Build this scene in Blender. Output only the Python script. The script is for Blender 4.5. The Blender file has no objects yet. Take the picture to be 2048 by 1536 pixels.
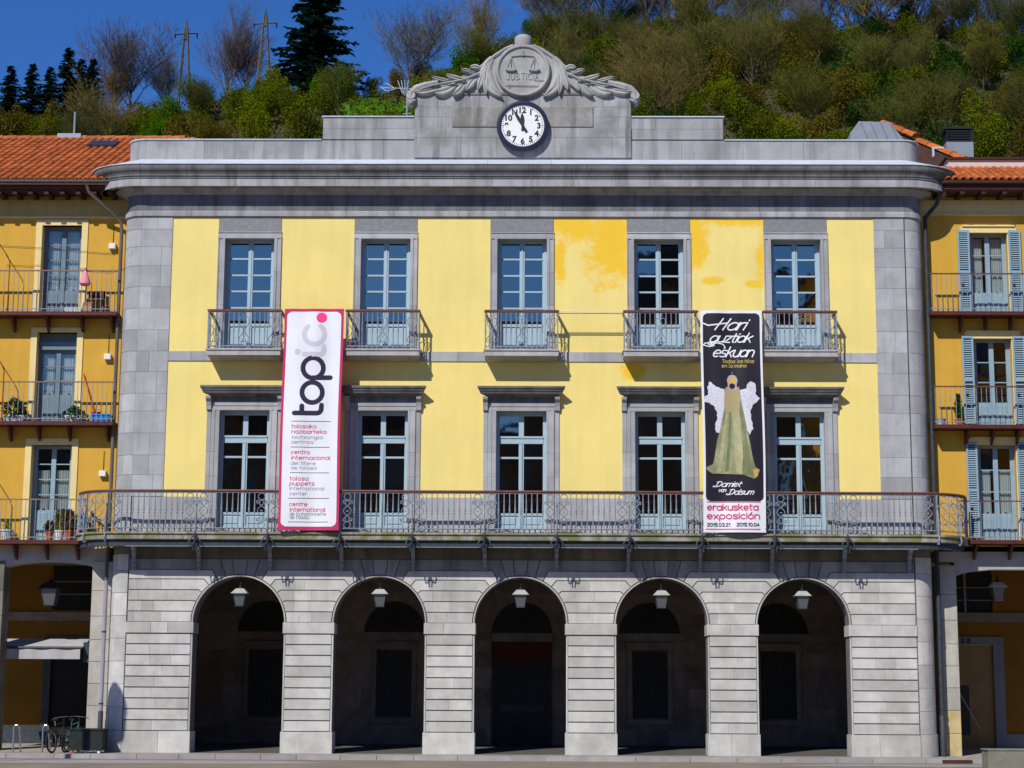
import bpy, math, random
from mathutils import Vector, Matrix
R = math.radians
sc = bpy.context.scene
col = sc.collection
rng = random.Random(7)

# ------------------------------------------------------------------ camera, world, sun, exposure
pitch, yaw, roll = 0.166996, 0.014235, 0.005377
fw = Vector((-math.sin(yaw)*math.cos(pitch), math.cos(yaw)*math.cos(pitch), math.sin(pitch)))
r0 = Vector((math.cos(yaw), math.sin(yaw), 0)); u0 = r0.cross(fw)
rt = r0*math.cos(roll) + u0*math.sin(roll); up = -r0*math.sin(roll) + u0*math.cos(roll)
cam = bpy.data.cameras.new('camera'); camo = bpy.data.objects.new('camera', cam); col.objects.link(camo)
m = Matrix((rt, up, -fw)).transposed().to_4x4(); m.translation = Vector((0.4105, -46.0, 1.6))
camo.matrix_world = m
cam.sensor_fit = 'HORIZONTAL'; cam.sensor_width = 36.0; cam.lens = 3627.04/2048*36
cam.clip_start = 0.5; cam.clip_end = 2000
sc.camera = camo

SUN_EL, SUN_AZ = 43.3, 29.5       # elevation; angle to the left of the facade normal
world = bpy.data.worlds.new('World'); sc.world = world; world.use_nodes = True
wn = world.node_tree; bgn = wn.nodes['Background']
sky = wn.nodes.new('ShaderNodeTexSky'); sky.sky_type = 'NISHITA'; sky.sun_disc = False
sky.sun_elevation = R(SUN_EL); sky.sun_rotation = R(180+SUN_AZ)
sky.air_density = 0.85; sky.dust_density = 0.0; sky.ozone_density = 6.0; sky.altitude = 400
hsv = wn.nodes.new('ShaderNodeHueSaturation'); hsv.inputs['Saturation'].default_value = 1.2
tint = wn.nodes.new('ShaderNodeMix'); tint.data_type = 'RGBA'; tint.blend_type = 'MULTIPLY'; tint.inputs[0].default_value = 1; tint.inputs[7].default_value = (1.06, 1.0, 1.24, 1)
wn.links.new(sky.outputs[0], hsv.inputs['Color']); wn.links.new(hsv.outputs[0], tint.inputs[6]); wn.links.new(tint.outputs[2], bgn.inputs[0])
bgn.inputs[1].default_value = 0.10
sd = Vector((math.sin(R(SUN_AZ))*math.cos(R(SUN_EL)), math.cos(R(SUN_AZ))*math.cos(R(SUN_EL)), -math.sin(R(SUN_EL))))
sl = bpy.data.lights.new('sun', 'SUN'); sl.energy = 4.7; sl.angle = R(0.5); sl.color = (1.0, 0.955, 0.88)
so = bpy.data.objects.new('sun', sl); col.objects.link(so); so.rotation_euler = sd.to_track_quat('-Z', 'Y').to_euler()
so.location = (-30, -60, 60)
sc.view_settings.view_transform = 'Standard'; sc.view_settings.look = 'None'
sc.view_settings.gamma = 1; sc.view_settings.exposure = -0.03
sc.view_settings.use_curve_mapping = False

# ------------------------------------------------------------------ mesh helpers
class MB:
    def __init__(s): s.v = []; s.f = []
    def add(s, vs, fs):
        b = len(s.v); s.v += [tuple(p) for p in vs]; s.f += [tuple(b+i for i in f) for f in fs]; return s
    def box(s, x0, x1, y0, y1, z0, z1):
        return s.add([(x0,y0,z0),(x1,y0,z0),(x1,y1,z0),(x0,y1,z0),(x0,y0,z1),(x1,y0,z1),(x1,y1,z1),(x0,y1,z1)],
                     [(0,3,2,1),(4,5,6,7),(0,1,5,4),(1,2,6,5),(2,3,7,6),(3,0,4,7)])
    def prism(s, poly, y0, y1):      # poly in xz, counter-clockwise seen from -Y
        n = len(poly)
        vs = [(x,y0,z) for x,z in poly] + [(x,y1,z) for x,z in poly]
        return s.add(vs, [tuple(range(n)), tuple(range(2*n-1, n-1, -1))] + [(i, i+n, (i+1)%n+n, (i+1)%n) for i in range(n)])
    def hprism(s, poly, z0, z1):     # poly in xy, counter-clockwise from above
        n = len(poly)
        vs = [(x,y,z1) for x,y in poly] + [(x,y,z0) for x,y in poly]
        return s.add(vs, [tuple(range(n)), tuple(range(2*n-1, n-1, -1))] + [(i, i+n, (i+1)%n+n, (i+1)%n) for i in range(n)])
    def stone(s, poly, y0, y1, ch=.008):   # chamfered front at y0
        n = len(poly); q = inset(poly, ch)
        vs = [(x,y0,z) for x,z in q] + [(x,y0+ch,z) for x,z in poly] + [(x,y1,z) for x,z in poly]
        fs = [tuple(range(n))]
        for i in range(n):
            j = (i+1) % n
            fs += [(i, i+n, j+n, j), (i+n, i+2*n, j+2*n, j+n)]
        return s.add(vs, fs)
    def tube(s, pts, r, seg=6, r1=None, cap=True):
        pts = [Vector(p) for p in pts]; n = len(pts); b = len(s.v); ref = None
        for i, p in enumerate(pts):
            t = (pts[min(i+1, n-1)] - pts[max(i-1, 0)])
            t = t.normalized() if t.length > 1e-9 else Vector((0,0,1))
            if ref is None:
                ref = Vector((0,0,1)) if abs(t.z) < .9 else Vector((1,0,0))
            a = t.cross(ref); a = a.normalized() if a.length > 1e-6 else t.orthogonal().normalized()
            c = a.cross(t).normalized(); ref = c
            rr = r if r1 is None else r + (r1-r)*i/max(1, n-1)
            for k in range(seg):
                th = 2*math.pi*k/seg
                s.v.append(tuple(p + a*math.cos(th)*rr + c*math.sin(th)*rr))
        for i in range(n-1):
            for k in range(seg):
                k2 = (k+1) % seg
                s.f.append((b+i*seg+k, b+i*seg+k2, b+(i+1)*seg+k2, b+(i+1)*seg+k))
        if cap and seg > 2:
            s.f.append(tuple(b+k for k in reversed(range(seg)))); s.f.append(tuple(b+(n-1)*seg+k for k in range(seg)))
        return s
    def bar(s, p, q, w, h=None):
        return s.tube([p, q], w*.7071, 4)
    def lathe(s, prof, seg=10, c=(0,0,0), axis='z'):   # prof: (r, h)
        b = len(s.v); n = len(prof)
        for r, h in prof:
            for k in range(seg):
                a = 2*math.pi*(k+.5)/seg
                if axis == 'z': s.v.append((c[0]+r*math.cos(a), c[1]+r*math.sin(a), c[2]+h))
                else: s.v.append((c[0]+r*math.cos(a), c[1]+h, c[2]+r*math.sin(a)))
        for i in range(n-1):
            for k in range(seg):
                k2 = (k+1) % seg
                s.f.append((b+i*seg+k, b+i*seg+k2, b+(i+1)*seg+k2, b+(i+1)*seg+k))
        s.f.append(tuple(b+k for k in reversed(range(seg)))); s.f.append(tuple(b+(n-1)*seg+k for k in range(seg)))
        return s
    def blob(s, c, rad, seg=8, rings=5):
        b = len(s.v)
        for i in range(rings+1):
            ph = math.pi*i/rings
            for k in range(seg):
                a = 2*math.pi*k/seg
                s.v.append((c[0]+rad[0]*math.sin(ph)*math.cos(a), c[1]+rad[1]*math.sin(ph)*math.sin(a), c[2]-rad[2]*math.cos(ph)))
        for i in range(rings):
            for k in range(seg):
                k2 = (k+1) % seg
                s.f.append((b+i*seg+k, b+i*seg+k2, b+(i+1)*seg+k2, b+(i+1)*seg+k))
        return s
    def grid(s, fn, nu, nv):
        b = len(s.v)
        for i in range(nu+1):
            for j in range(nv+1): s.v.append(tuple(fn(i/nu, j/nv)))
        for i in range(nu):
            for j in range(nv):
                a = b+i*(nv+1)+j; s.f.append((a, a+nv+1, a+nv+2, a+1))
        return s

def inset(poly, d):
    n = len(poly); out = []
    for i in range(n):
        p0, p1, p2 = Vector(poly[i-1]), Vector(poly[i]), Vector(poly[(i+1) % n])
        a = (p1-p0); b = (p2-p1)
        if a.length < 1e-7 or b.length < 1e-7: out.append(tuple(p1)); continue
        a.normalize(); b.normalize()
        na = Vector((-a.y, a.x)); nb = Vector((-b.y, b.x)); k = 1 + na.dot(nb)
        mm = (na+nb)/max(k, .4)
        out.append(tuple(p1 + mm*d))
    return out

def clip(poly, x, keep_left):
    out = []; n = len(poly)
    for i in range(n):
        p, q = poly[i], poly[(i+1) % n]
        ip = (p[0] <= x) == keep_left; iq = (q[0] <= x) == keep_left
        if ip: out.append(p)
        if ip != iq:
            t = (x-p[0])/(q[0]-p[0]); out.append((x, p[1]+t*(q[1]-p[1])))
    return out

def setp(o, label=None, cat=None, group=None, kind=None):
    if label: o['label'] = label
    if cat: o['category'] = cat
    if group: o['group'] = group
    if kind: o['kind'] = kind
    return o
def mk(name, mb, mat, parent=None, loc=(0,0,0), smooth=False, rot=None):
    me = bpy.data.meshes.new(name); me.from_pydata(mb.v, [], mb.f); me.update()
    if mat: me.materials.append(mat)
    if smooth:
        me.polygons.foreach_set('use_smooth', [True]*len(me.polygons))
        if smooth != 'all':
            try: me.set_sharp_from_angle(angle=R(40))
            except Exception: pass
    o = bpy.data.objects.new(name, me); col.objects.link(o); o.location = loc
    if rot: o.rotation_euler = rot
    if parent: o.parent = parent
    return o
def inst(src, parent=None, loc=(0,0,0), rot=None, scale=None):
    o = src.copy(); col.objects.link(o); o.parent = parent; o.location = loc
    if rot is not None: o.rotation_euler = rot
    if scale is not None: o.scale = scale
    return o
def thing(name, label, cat, loc=(0,0,0), rz=0, group=None):
    o = bpy.data.objects.new(name, None); col.objects.link(o); o.location = loc; o.rotation_euler = (0,0,rz)
    o.empty_display_size = .2
    return setp(o, label, cat, group)
KIDS = {}
def copy_tree(o, parent=None):
    c = o.copy(); col.objects.link(c); c.parent = parent
    for ch in list(o.children): copy_tree(ch, c)
    return c

# ------------------------------------------------------------------ materials
def M(name, base, rough=.8, var=.12, scale=3.0, rnd=0.0, streak=0.0, stain=0.0, bump=.0, metal=0.0, alt=None, fine=0.0, spec=.3, sharp=.2):
    mt = bpy.data.materials.new(name); mt.use_nodes = True; nt = mt.node_tree; N = nt.nodes; L = nt.links
    b = N['Principled BSDF']; b.inputs['Roughness'].default_value = rough; b.inputs['Metallic'].default_value = metal
    b.inputs['Specular IOR Level'].default_value = spec
    geo = N.new('ShaderNodeNewGeometry')
    def noise(sc_, det, vec=None, rg=.6):
        n = N.new('ShaderNodeTexNoise'); n.inputs['Scale'].default_value = sc_; n.inputs['Detail'].default_value = det
        n.inputs['Roughness'].default_value = rg; L.new(vec or geo.outputs['Position'], n.inputs['Vector']); return n
    def mix(fac, a, bb, mode='MIX'):
        x = N.new('ShaderNodeMix'); x.data_type = 'RGBA'; x.blend_type = mode
        for sock, val in ((x.inputs[0], fac), (x.inputs[6], a), (x.inputs[7], bb)):
            if hasattr(val, 'links') or hasattr(val, 'is_linked'): L.new(val, sock)
            else: sock.default_value = val
        return x.outputs[2]
    def mr(val, a, bb, c, d):
        x = N.new('ShaderNodeMapRange'); L.new(val, x.inputs[0])
        for i, q in enumerate((a, bb, c, d)): x.inputs[i+1].default_value = q
        return x.outputs[0]
    def c4(c, k=1): return (min(1, c[0]*k), min(1, c[1]*k), min(1, c[2]*k), 1)
    out = c4(base)
    if var:
        n1 = noise(scale, 5)
        out = mix(mr(n1.outputs[0], .5-sharp, .5+sharp, 0, 1), c4(base, 1-var), c4(alt or base, 1+var if not alt else 1))
    if rnd:
        oi = N.new('ShaderNodeObjectInfo')
        g = mr(oi.outputs['Random'], 0, 1, 1-rnd, 1+rnd)
        cb = N.new('ShaderNodeCombineColor')
        for i in range(3): L.new(g, cb.inputs[i])
        out = mix(1.0, out, cb.outputs[0], 'MULTIPLY')
    if streak:
        mp = N.new('ShaderNodeMapping'); mp.inputs['Scale'].default_value = (3.2, 3.2, .35); L.new(geo.outputs['Position'], mp.inputs[0])
        n2 = noise(1.0, 4, mp.outputs[0])
        out = mix(mr(n2.outputs[0], .47, .66, 0, streak), out, c4((base[0]*.38, base[1]*.37, base[2]*.35)))
    if stain:
        n3 = noise(.9, 6); n3b = noise(6, 3)
        f = mr(n3.outputs[0], .49, .68, 0, stain)
        out = mix(f, out, c4((base[0]*.5, base[1]*.5, base[2]*.45)))
    if fine:
        n4 = noise(40, 3); out = mix(mr(n4.outputs[0], .35, .65, 0, fine), out, c4(base, .6))
    if not (var or rnd or streak or stain or fine): b.inputs['Base Color'].default_value = out
    else: L.new(out, b.inputs['Base Color'])
    if bump:
        n5 = noise(14, 5); bp = N.new('ShaderNodeBump'); bp.inputs['Strength'].default_value = bump; bp.inputs['Distance'].default_value = .02
        L.new(n5.outputs[0], bp.inputs['Height']); L.new(bp.outputs[0], b.inputs['Normal'])
    mt['h'] = 1
    return mt

def leafmat(name, c, rnd=.35):
    mt = M(name, c, rough=.9, var=.28, scale=.7, rnd=rnd*.65, spec=.0)
    nt = mt.node_tree; b = nt.nodes['Principled BSDF']; tr = nt.nodes.new('ShaderNodeBsdfTranslucent')
    src = b.inputs['Base Color'].links[0].from_socket; nt.links.new(src, tr.inputs[0])
    mx = nt.nodes.new('ShaderNodeMixShader'); mx.inputs[0].default_value = .3
    nt.links.new(b.outputs[0], mx.inputs[1]); nt.links.new(tr.outputs[0], mx.inputs[2])
    nt.links.new(mx.outputs[0], nt.nodes['Material Output'].inputs[0])
    return mt

def glassmat(name, refl, tint, rough=.03, trans=True, wob=.0):
    mt = bpy.data.materials.new(name); mt.use_nodes = True; nt = mt.node_tree; N = nt.nodes; L = nt.links
    N.remove(N['Principled BSDF']); out = N['Material Output']
    gl = N.new('ShaderNodeBsdfGlossy'); gl.inputs['Roughness'].default_value = rough; gl.inputs['Color'].default_value = (1, .86, .66, 1)
    tr = N.new('ShaderNodeBsdfTransparent' if trans else 'ShaderNodeBsdfDiffuse'); tr.inputs['Color'].default_value = (*tint, 1)
    mx = N.new('ShaderNodeMixShader'); mx.inputs[0].default_value = refl
    geo = N.new('ShaderNodeNewGeometry'); nz = N.new('ShaderNodeTexNoise'); nz.inputs['Scale'].default_value = 1.6
    L.new(geo.outputs['Position'], nz.inputs['Vector'])
    bp = N.new('ShaderNodeBump'); bp.inputs['Strength'].default_value = wob; bp.inputs['Distance'].default_value = .05
    L.new(nz.outputs[0], bp.inputs['Height'])
    oi = N.new('ShaderNodeObjectInfo'); wn_ = N.new('ShaderNodeTexWhiteNoise'); wn_.noise_dimensions = '1D'; L.new(oi.outputs['Random'], wn_.inputs['W'])
    v1 = N.new('ShaderNodeVectorMath'); v1.operation = 'SUBTRACT'; v1.inputs[1].default_value = (.5,.5,.5); L.new(wn_.outputs['Color'], v1.inputs[0])
    v2 = N.new('ShaderNodeVectorMath'); v2.operation = 'SCALE'; v2.inputs['Scale'].default_value = .022; L.new(v1.outputs[0], v2.inputs[0])
    v3 = N.new('ShaderNodeVectorMath'); v3.operation = 'ADD'; L.new(bp.outputs[0], v3.inputs[0]); L.new(v2.outputs[0], v3.inputs[1])
    v4 = N.new('ShaderNodeVectorMath'); v4.operation = 'NORMALIZE'; L.new(v3.outputs[0], v4.inputs[0]); L.new(v4.outputs[0], gl.inputs['Normal'])
    L.new(tr.outputs[0], mx.inputs[1]); L.new(gl.outputs[0], mx.inputs[2]); L.new(mx.outputs[0], out.inputs[0])
    return mt

m_pier = M('rusticated_stone', (.50,.49,.47), rough=.85, var=.15, scale=2.5, rnd=.17, streak=.18, stain=.42, bump=.3, fine=.14)
m_ash = M('grey_ashlar', (.385,.388,.40), rough=.85, var=.13, scale=2.2, rnd=.16, streak=.22, stain=.28, bump=.25, fine=.12)
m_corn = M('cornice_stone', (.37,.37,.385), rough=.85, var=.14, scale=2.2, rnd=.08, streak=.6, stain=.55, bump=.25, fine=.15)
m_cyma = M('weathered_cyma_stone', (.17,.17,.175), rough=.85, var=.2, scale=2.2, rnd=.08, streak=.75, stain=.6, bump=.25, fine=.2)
m_attic = M('attic_stone', (.35,.35,.36), rough=.85, var=.12, scale=1.6, rnd=.09, streak=.50, stain=.6, bump=.3, fine=.18)
m_gable = M('stained_gable_stone', (.36,.36,.365), rough=.85, var=.14, scale=2.2, rnd=.12, streak=.95, stain=.85, bump=.3, fine=.2)
m_relief = M('carved_stone', (.38,.375,.36), rough=.85, var=.16, scale=3.5, streak=.35, stain=.45, bump=.4, fine=.2)
m_mortar = M('mortar', (.13,.125,.12), rough=.95, var=.2, scale=6)
m_mortar_l = M('pale_mortar', (.17,.165,.165), rough=.95, var=.2, scale=6)
m_slab = M('mossy_slab_stone', (.42,.40,.34), rough=.9, var=.15, scale=1.7, sharp=.05, alt=(.15,.17,.045), streak=.9, stain=.9, bump=.4, fine=.3)
m_slab2 = M('small_balcony_stone', (.42,.41,.40), rough=.85, var=.12, scale=3, streak=.35, stain=.3, bump=.2)
m_frame = M('blue_grey_paint', (.34,.46,.525), rough=.5, var=.05, scale=5, spec=.4)
m_frieze = M('blackened_shaded_frieze_stone', (.185,.19,.205), rough=.9, var=.3, scale=1.6, rnd=.14, streak=.7, stain=.7, bump=.2, fine=.2)  # weathered black, with cornice and hood shade also put into the colour
m_band = M('dirty_shaded_stone', (.17,.155,.13), rough=.9, var=.3, scale=1.6, rnd=.18, streak=.6, stain=.6, bump=.2, fine=.2)  # dirty stone whose colour also carries the shade under the balcony
m_iron = M('pale_iron_paint', (.215,.255,.31), rough=.55, var=.25, scale=9, spec=.4)
m_irond = M('dark_iron_paint', (.038,.048,.06), rough=.55, var=.3, scale=8)
m_rail = M('varnished_handrail', (.15,.055,.035), rough=.5, var=.3, scale=7)
m_lead = M('lead_flashing', (.50,.56,.60), rough=.55, var=.1, scale=3, rnd=.06, spec=.4)
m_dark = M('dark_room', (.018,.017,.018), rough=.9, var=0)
m_glass_u = glassmat('window_glass', .33, (.10,.11,.13), wob=.07)
m_glass_up = glassmat('upper_window_glass', .40, (.10,.11,.13), wob=.06)
m_glass_n = glassmat('curtained_glass', .12, (.80,.84,.86), wob=.04)
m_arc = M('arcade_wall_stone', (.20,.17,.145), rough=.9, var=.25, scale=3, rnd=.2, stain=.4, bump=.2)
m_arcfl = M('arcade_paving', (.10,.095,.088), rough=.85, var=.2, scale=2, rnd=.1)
m_black = M('black_paint', (.012,.012,.014), rough=.5, var=0, spec=.4)
m_white = M('white_enamel', (.80,.80,.80), rough=.4, var=.02, scale=3)
m_clockring = M('dark_blue_metal', (.016,.017,.04), rough=.3, var=.1, spec=.5)
m_orange = M('ochre_render', (.60,.345,.045), rough=.9, var=.07, scale=1.5, streak=.10, bump=.1, fine=.05)
m_cream = M('cream_trim', (.78,.62,.28), rough=.85, var=.05, scale=3, streak=.15)
m_brownp = M('red_brown_paint', (.085,.022,.016), rough=.5, var=.25, scale=5)
m_soff = M('dark_timber', (.05,.022,.014), rough=.8, var=.3, scale=4)
m_tile = M('orange_roof_tile', (.44,.115,.026), rough=.85, var=.25, scale=4, rnd=.26, stain=.4, bump=.2, fine=.12)
m_nbeam = M('pale_grey_beam', (.40,.39,.39), rough=.9, var=.08, scale=2, streak=.2)
m_zinc = M('zinc_sheet', (.30,.33,.36), rough=.45, var=.12, scale=2, metal=.3)
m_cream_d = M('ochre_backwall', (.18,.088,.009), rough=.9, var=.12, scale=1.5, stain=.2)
m_greydoor = M('slate_blue_paint', (.14,.20,.25), rough=.6, var=.08, scale=4)
m_shutter = M('blue_shutter_paint', (.24,.35,.42), rough=.6, var=.08, scale=4)
m_curtain = M('white_curtain', (.70,.72,.68), rough=.95, var=.08, scale=6)
m_conc = M('concrete', (.20,.20,.16), rough=.95, var=.15, scale=4, stain=.4, bump=.3, fine=.2)
m_plaza = M('plaza_paving', (.235,.195,.15), rough=.9, var=.18, scale=.5, stain=.35, bump=.2, fine=.25, alt=(.27,.23,.175))
m_kerb = M('kerb_stone', (.33,.31,.31), rough=.9, var=.12, scale=3, rnd=.12, stain=.3, bump=.2)
m_pave = M('pavement_slabs', (.30,.27,.22), rough=.9, var=.15, scale=2, rnd=.1, stain=.2)
m_steel = M('stainless_steel', (.55,.55,.55), rough=.25, var=0, metal=1.0)
m_terra = M('terracotta', (.42,.13,.05), rough=.9, var=.1, scale=8)
m_wood = M('brown_door_wood', (.22,.14,.06), rough=.7, var=.15, scale=3)

def plaster():
    mt = M('pale_yellow_render', (.82,.668,.225), rough=.9, var=.06, scale=.7, streak=.07, bump=.12, fine=.03)
    nt = mt.node_tree; N = nt.nodes; L = nt.links; b = N['Principled BSDF']; src = b.inputs['Base Color'].links[0].from_socket
    geo = N.new('ShaderNodeNewGeometry'); total = None
    nz = N.new('ShaderNodeTexNoise'); nz.inputs['Scale'].default_value = 1.9; nz.inputs['Detail'].default_value = 9; nz.inputs['Roughness'].default_value = .74
    L.new(geo.outputs['Position'], nz.inputs['Vector'])
    for cx, cz, rx, rz in ((2.35,13.1,.80,1.15),(1.3,13.6,.7,.55),(.98,12.6,.17,.75),(4.5,13.1,.36,.9),(6.3,12.7,.22,.8),(5.5,13.75,1.2,.25),(4.95,12.1,.35,.12),(6.0,12.0,.25,.1),(2.85,9.7,.35,.25)):
        s1 = N.new('ShaderNodeVectorMath'); s1.operation = 'SUBTRACT'; s1.inputs[1].default_value = (cx, 0, cz); L.new(geo.outputs['Position'], s1.inputs[0])
        s2 = N.new('ShaderNodeVectorMath'); s2.operation = 'MULTIPLY'; s2.inputs[1].default_value = (1/rx, 0, 1/rz); L.new(s1.outputs[0], s2.inputs[0])
        ln = N.new('ShaderNodeVectorMath'); ln.operation = 'LENGTH'; L.new(s2.outputs[0], ln.inputs[0])
        mr = N.new('ShaderNodeMapRange'); L.new(ln.outputs['Value'], mr.inputs[0]); mr.inputs[1].default_value = .3; mr.inputs[2].default_value = 1.6; mr.inputs[3].default_value = 1; mr.inputs[4].default_value = 0
        if total is None: total = mr.outputs[0]
        else:
            mx = N.new('ShaderNodeMath'); mx.operation = 'MAXIMUM'; L.new(total, mx.inputs[0]); L.new(mr.outputs[0], mx.inputs[1]); total = mx.outputs[0]
    ad = N.new('ShaderNodeMath'); ad.operation = 'MULTIPLY_ADD'; L.new(nz.outputs[0], ad.inputs[0]); ad.inputs[1].default_value = 2.6; ad.inputs[2].default_value = -1.3
    a2 = N.new('ShaderNodeMath'); L.new(ad.outputs[0], a2.inputs[0]); L.new(total, a2.inputs[1])
    gate = N.new('ShaderNodeMapRange'); L.new(total, gate.inputs[0]); gate.inputs[1].default_value = 0.02; gate.inputs[2].default_value = .15
    m2 = N.new('ShaderNodeMapRange'); L.new(a2.outputs[0], m2.inputs[0]); m2.inputs[1].default_value = .36; m2.inputs[2].default_value = .78; m2.inputs[4].default_value = .95
    mm = N.new('ShaderNodeMath'); mm.operation = 'MULTIPLY'; L.new(m2.outputs[0], mm.inputs[0]); L.new(gate.outputs[0], mm.inputs[1])
    x = N.new('ShaderNodeMix'); x.data_type = 'RGBA'; L.new(mm.outputs[0], x.inputs[0]); L.new(src, x.inputs[6]); x.inputs[7].default_value = (.83,.52,.03,1)
    L.new(x.outputs[2], b.inputs['Base Color'])
    return mt
m_yel = plaster()
# ------------------------------------------------------------------ setting: ground
def gz(y): return 0.0 + (max(0, y)*.018)
B = 3.555
g = MB().box(-160, 160, -160, -1.25, -.6, -.1)
setp(mk('plaza', g, m_plaza), kind='structure')
g = MB().add([(-60,-1.0,0),(60,-1.0,0),(60,0,0),(-60,0,0),(-60,14,.25),(60,14,.25)], [(0,1,2,3),(3,2,5,4)])
pv = setp(mk('pavement', g, m_pave), kind='structure')
x = -14.4
kb = None
while x < 14.5:
    w = rng.uniform(.85, 1.35)
    s_ = MB().box(0, w-.012, -1.26, -1.004, -.3, .0).box(.004, w-.016, -1.25, -1.01, .0, .006)
    mk('kerb_stone', s_, m_kerb, pv, (x, 0, 0)); x += w
for r_ in range(3):                       # pavement slabs in front of the arcade
    x = -14.4 + .3*r_
    while x < 14.5:
        w = rng.uniform(.7, 1.1)
        mk('paving_slab', MB().box(0, w-.012, -1.0+r_*.34, -.672+r_*.34, -.02, .006+.002*rng.random()), m_pave, pv, (x, 0, 0)); x += w
dr = thing('drain_cover', 'dark rusty drain cover set in the kerb beside the right corner column', 'drain cover', (10.55, -1.2, 0))
mk('grate', MB().box(-.36, .36, -.085, -.075, -.09, -.01), m_brownp, dr)
for k in range(9): mk('bar', MB().box(-.33+k*.075, -.31+k*.075, -.095, -.085, -.085, -.015), m_irond, dr)
# lighter band of worn paving in the plaza
g = MB().add([(-40,-5.2,-.095),(-5.5,-4.0,-.095),(-4.2,-3.0,-.095),(-5.8,-2.2,-.095),(-40,-2.4,-.095)], [(0,1,2,3,4)])
setp(mk('worn_paving', g, m_kerb), kind='structure')
g = MB().add([(5.5,-3.2,-.095),(40,-3.9,-.095),(40,-2.0,-.095),(7.5,-2.2,-.095)], [(0,1,2,3)])
setp(mk('worn_paving', g, m_kerb), kind='structure')

# ------------------------------------------------------------------ town hall
TH = thing('town_hall', 'grey stone and pale yellow town hall with five ground floor arches and a long balcony', 'building')

def xsweep(mb, prof, x0, x1):    # prof (y,z) closed, extruded along x
    n = len(prof)
    return mb.add([(x0,y,z) for y,z in prof]+[(x1,y,z) for y,z in prof],
                  [tuple(range(n)), tuple(range(2*n-1,n-1,-1))]+[(i,(i+1)%n,(i+1)%n+n,i+n) for i in range(n)])
KX = [1.0]
def cpos(side, th, p, ex=1.0, cx=9.95, cy=.5, r=.5):
    return (side*(cx+(r+(p*KX[0] if p > 0 else p))*ex*math.sin(th)), cy-(r+p)*math.cos(th))
def csweep(mb, prof, side, t0, t1, n, ex=1.0, cx=9.95, cy=.5, r=.5):   # prof (p,z) closed
    k = len(prof); b = []
    for i in range(n+1):
        th = t0+(t1-t0)*i/n
        for p, z in prof:
            x, y = cpos(side, th, p, ex if p > 0 else 1.0, cx, cy, r); b.append((x, y, z))
    fs = [tuple(range(k)), tuple(range(n*k+k-1, n*k-1, -1))]
    for i in range(n):
        for j in range(k):
            j2 = (j+1) % k; fs.append((i*k+j, i*k+j2, (i+1)*k+j2, (i+1)*k+j))
    return mb.add(b, fs)
def run(name, prof, mat, x0, x1, L=1.3, cr=True, nsm=False, cx=9.95, cy=.5, r=.5, tmax=90, jit=.25, side_ext=None):
    """stones of one moulding along the facade, with its rounded ends; prof is (p,z)"""
    yb = cy-r
    pf = [(yb-p, z) for p, z in prof]
    x = x0
    while x < x1-.01:
        w = L*rng.uniform(1-jit, 1+jit)
        if x1-(x+w) < L*.5: w = x1-x
        mk(name, xsweep(MB(), pf, x+.003, x+w-.003), mat, TH); x += w
    if cr:
        for sd in (-1, 1):
            a = 0
            for q in range(2):
                mk(name, csweep(MB(), prof, sd, R(tmax)*q/2+.004, R(tmax)*(q+1)/2-.004, 4, cx=cx, cy=cy, r=r), mat, TH)
            if side_ext:
                X = sd*(cx+r)
                mk(name, MB().add([(X+sd*max(p, p*KX[0]), cy, z) for p, z in prof]+[(X+sd*max(p, p*KX[0]), side_ext, z) for p, z in prof],
                   [tuple(range(len(prof))), tuple(range(2*len(prof)-1, len(prof)-1, -1))]+[(i,(i+1)%len(prof),(i+1)%len(prof)+len(prof),i+len(prof)) for i in range(len(prof))]), mat, TH)

# ---- ground floor
m_frieze2 = M('dirty_shaded_course_stone', (.30,.30,.31), rough=.9, var=.25, scale=1.8, rnd=.14, streak=.6, stain=.5, bump=.2, fine=.2)  # dirt plus balcony shade, both painted into the top course colour
AH, AR, SP = 1.155, 1.155, 3.24
cen = [(i-2)*B for i in range(5)]
core = MB()
edges = [-9.95]+[q for c in cen for q in (c-AH, c+AH)]+[9.95]
for i in range(0, 12, 2): core.box(edges[i], edges[i+1], .03, .65, 0, SP)
NA = 14
for i, c in enumerate(cen):
    xl = (cen[i-1]+c)/2 if i else -9.95; xr = (cen[i+1]+c)/2 if i < 4 else 9.95
    pts = [(c+AR*math.cos(math.pi*k/NA), SP+AR*math.sin(math.pi*k/NA)) for k in range(NA+1)]
    for k in range(NA):      # strips from the arc up to the band
        (xa, za), (xb, zb) = pts[k], pts[k+1]
        core.prism([(xb, zb), (xa, za), (xa, 4.95), (xb, 4.95)], .03, .65)
    core.box(xl, c-AR, .03, .65, SP, 4.95); core.box(c+AR, xr, .03, .65, SP, 4.95)
mk('arcade_core', core, m_mortar_l, TH)
Zc = [.54+i*(2.96-.54)/9 for i in range(10)]
def split(x0, x1, p2=.55):
    if x1-x0 > 1.4:
        k = rng.choice((1, 2, 2, 3)); cs = [x0+(x1-x0)*(j+rng.uniform(-.18,.18))/k for j in range(1, k)]
    elif rng.random() < p2: cs = [x0+(x1-x0)*rng.choice((.5,.45,.6,.38))]
    else: cs = []
    e = [x0]+cs+[x1]; return list(zip(e[:-1], e[1:]))
piers = [(edges[i], edges[i+1]) for i in range(0, 12, 2)]
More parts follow.
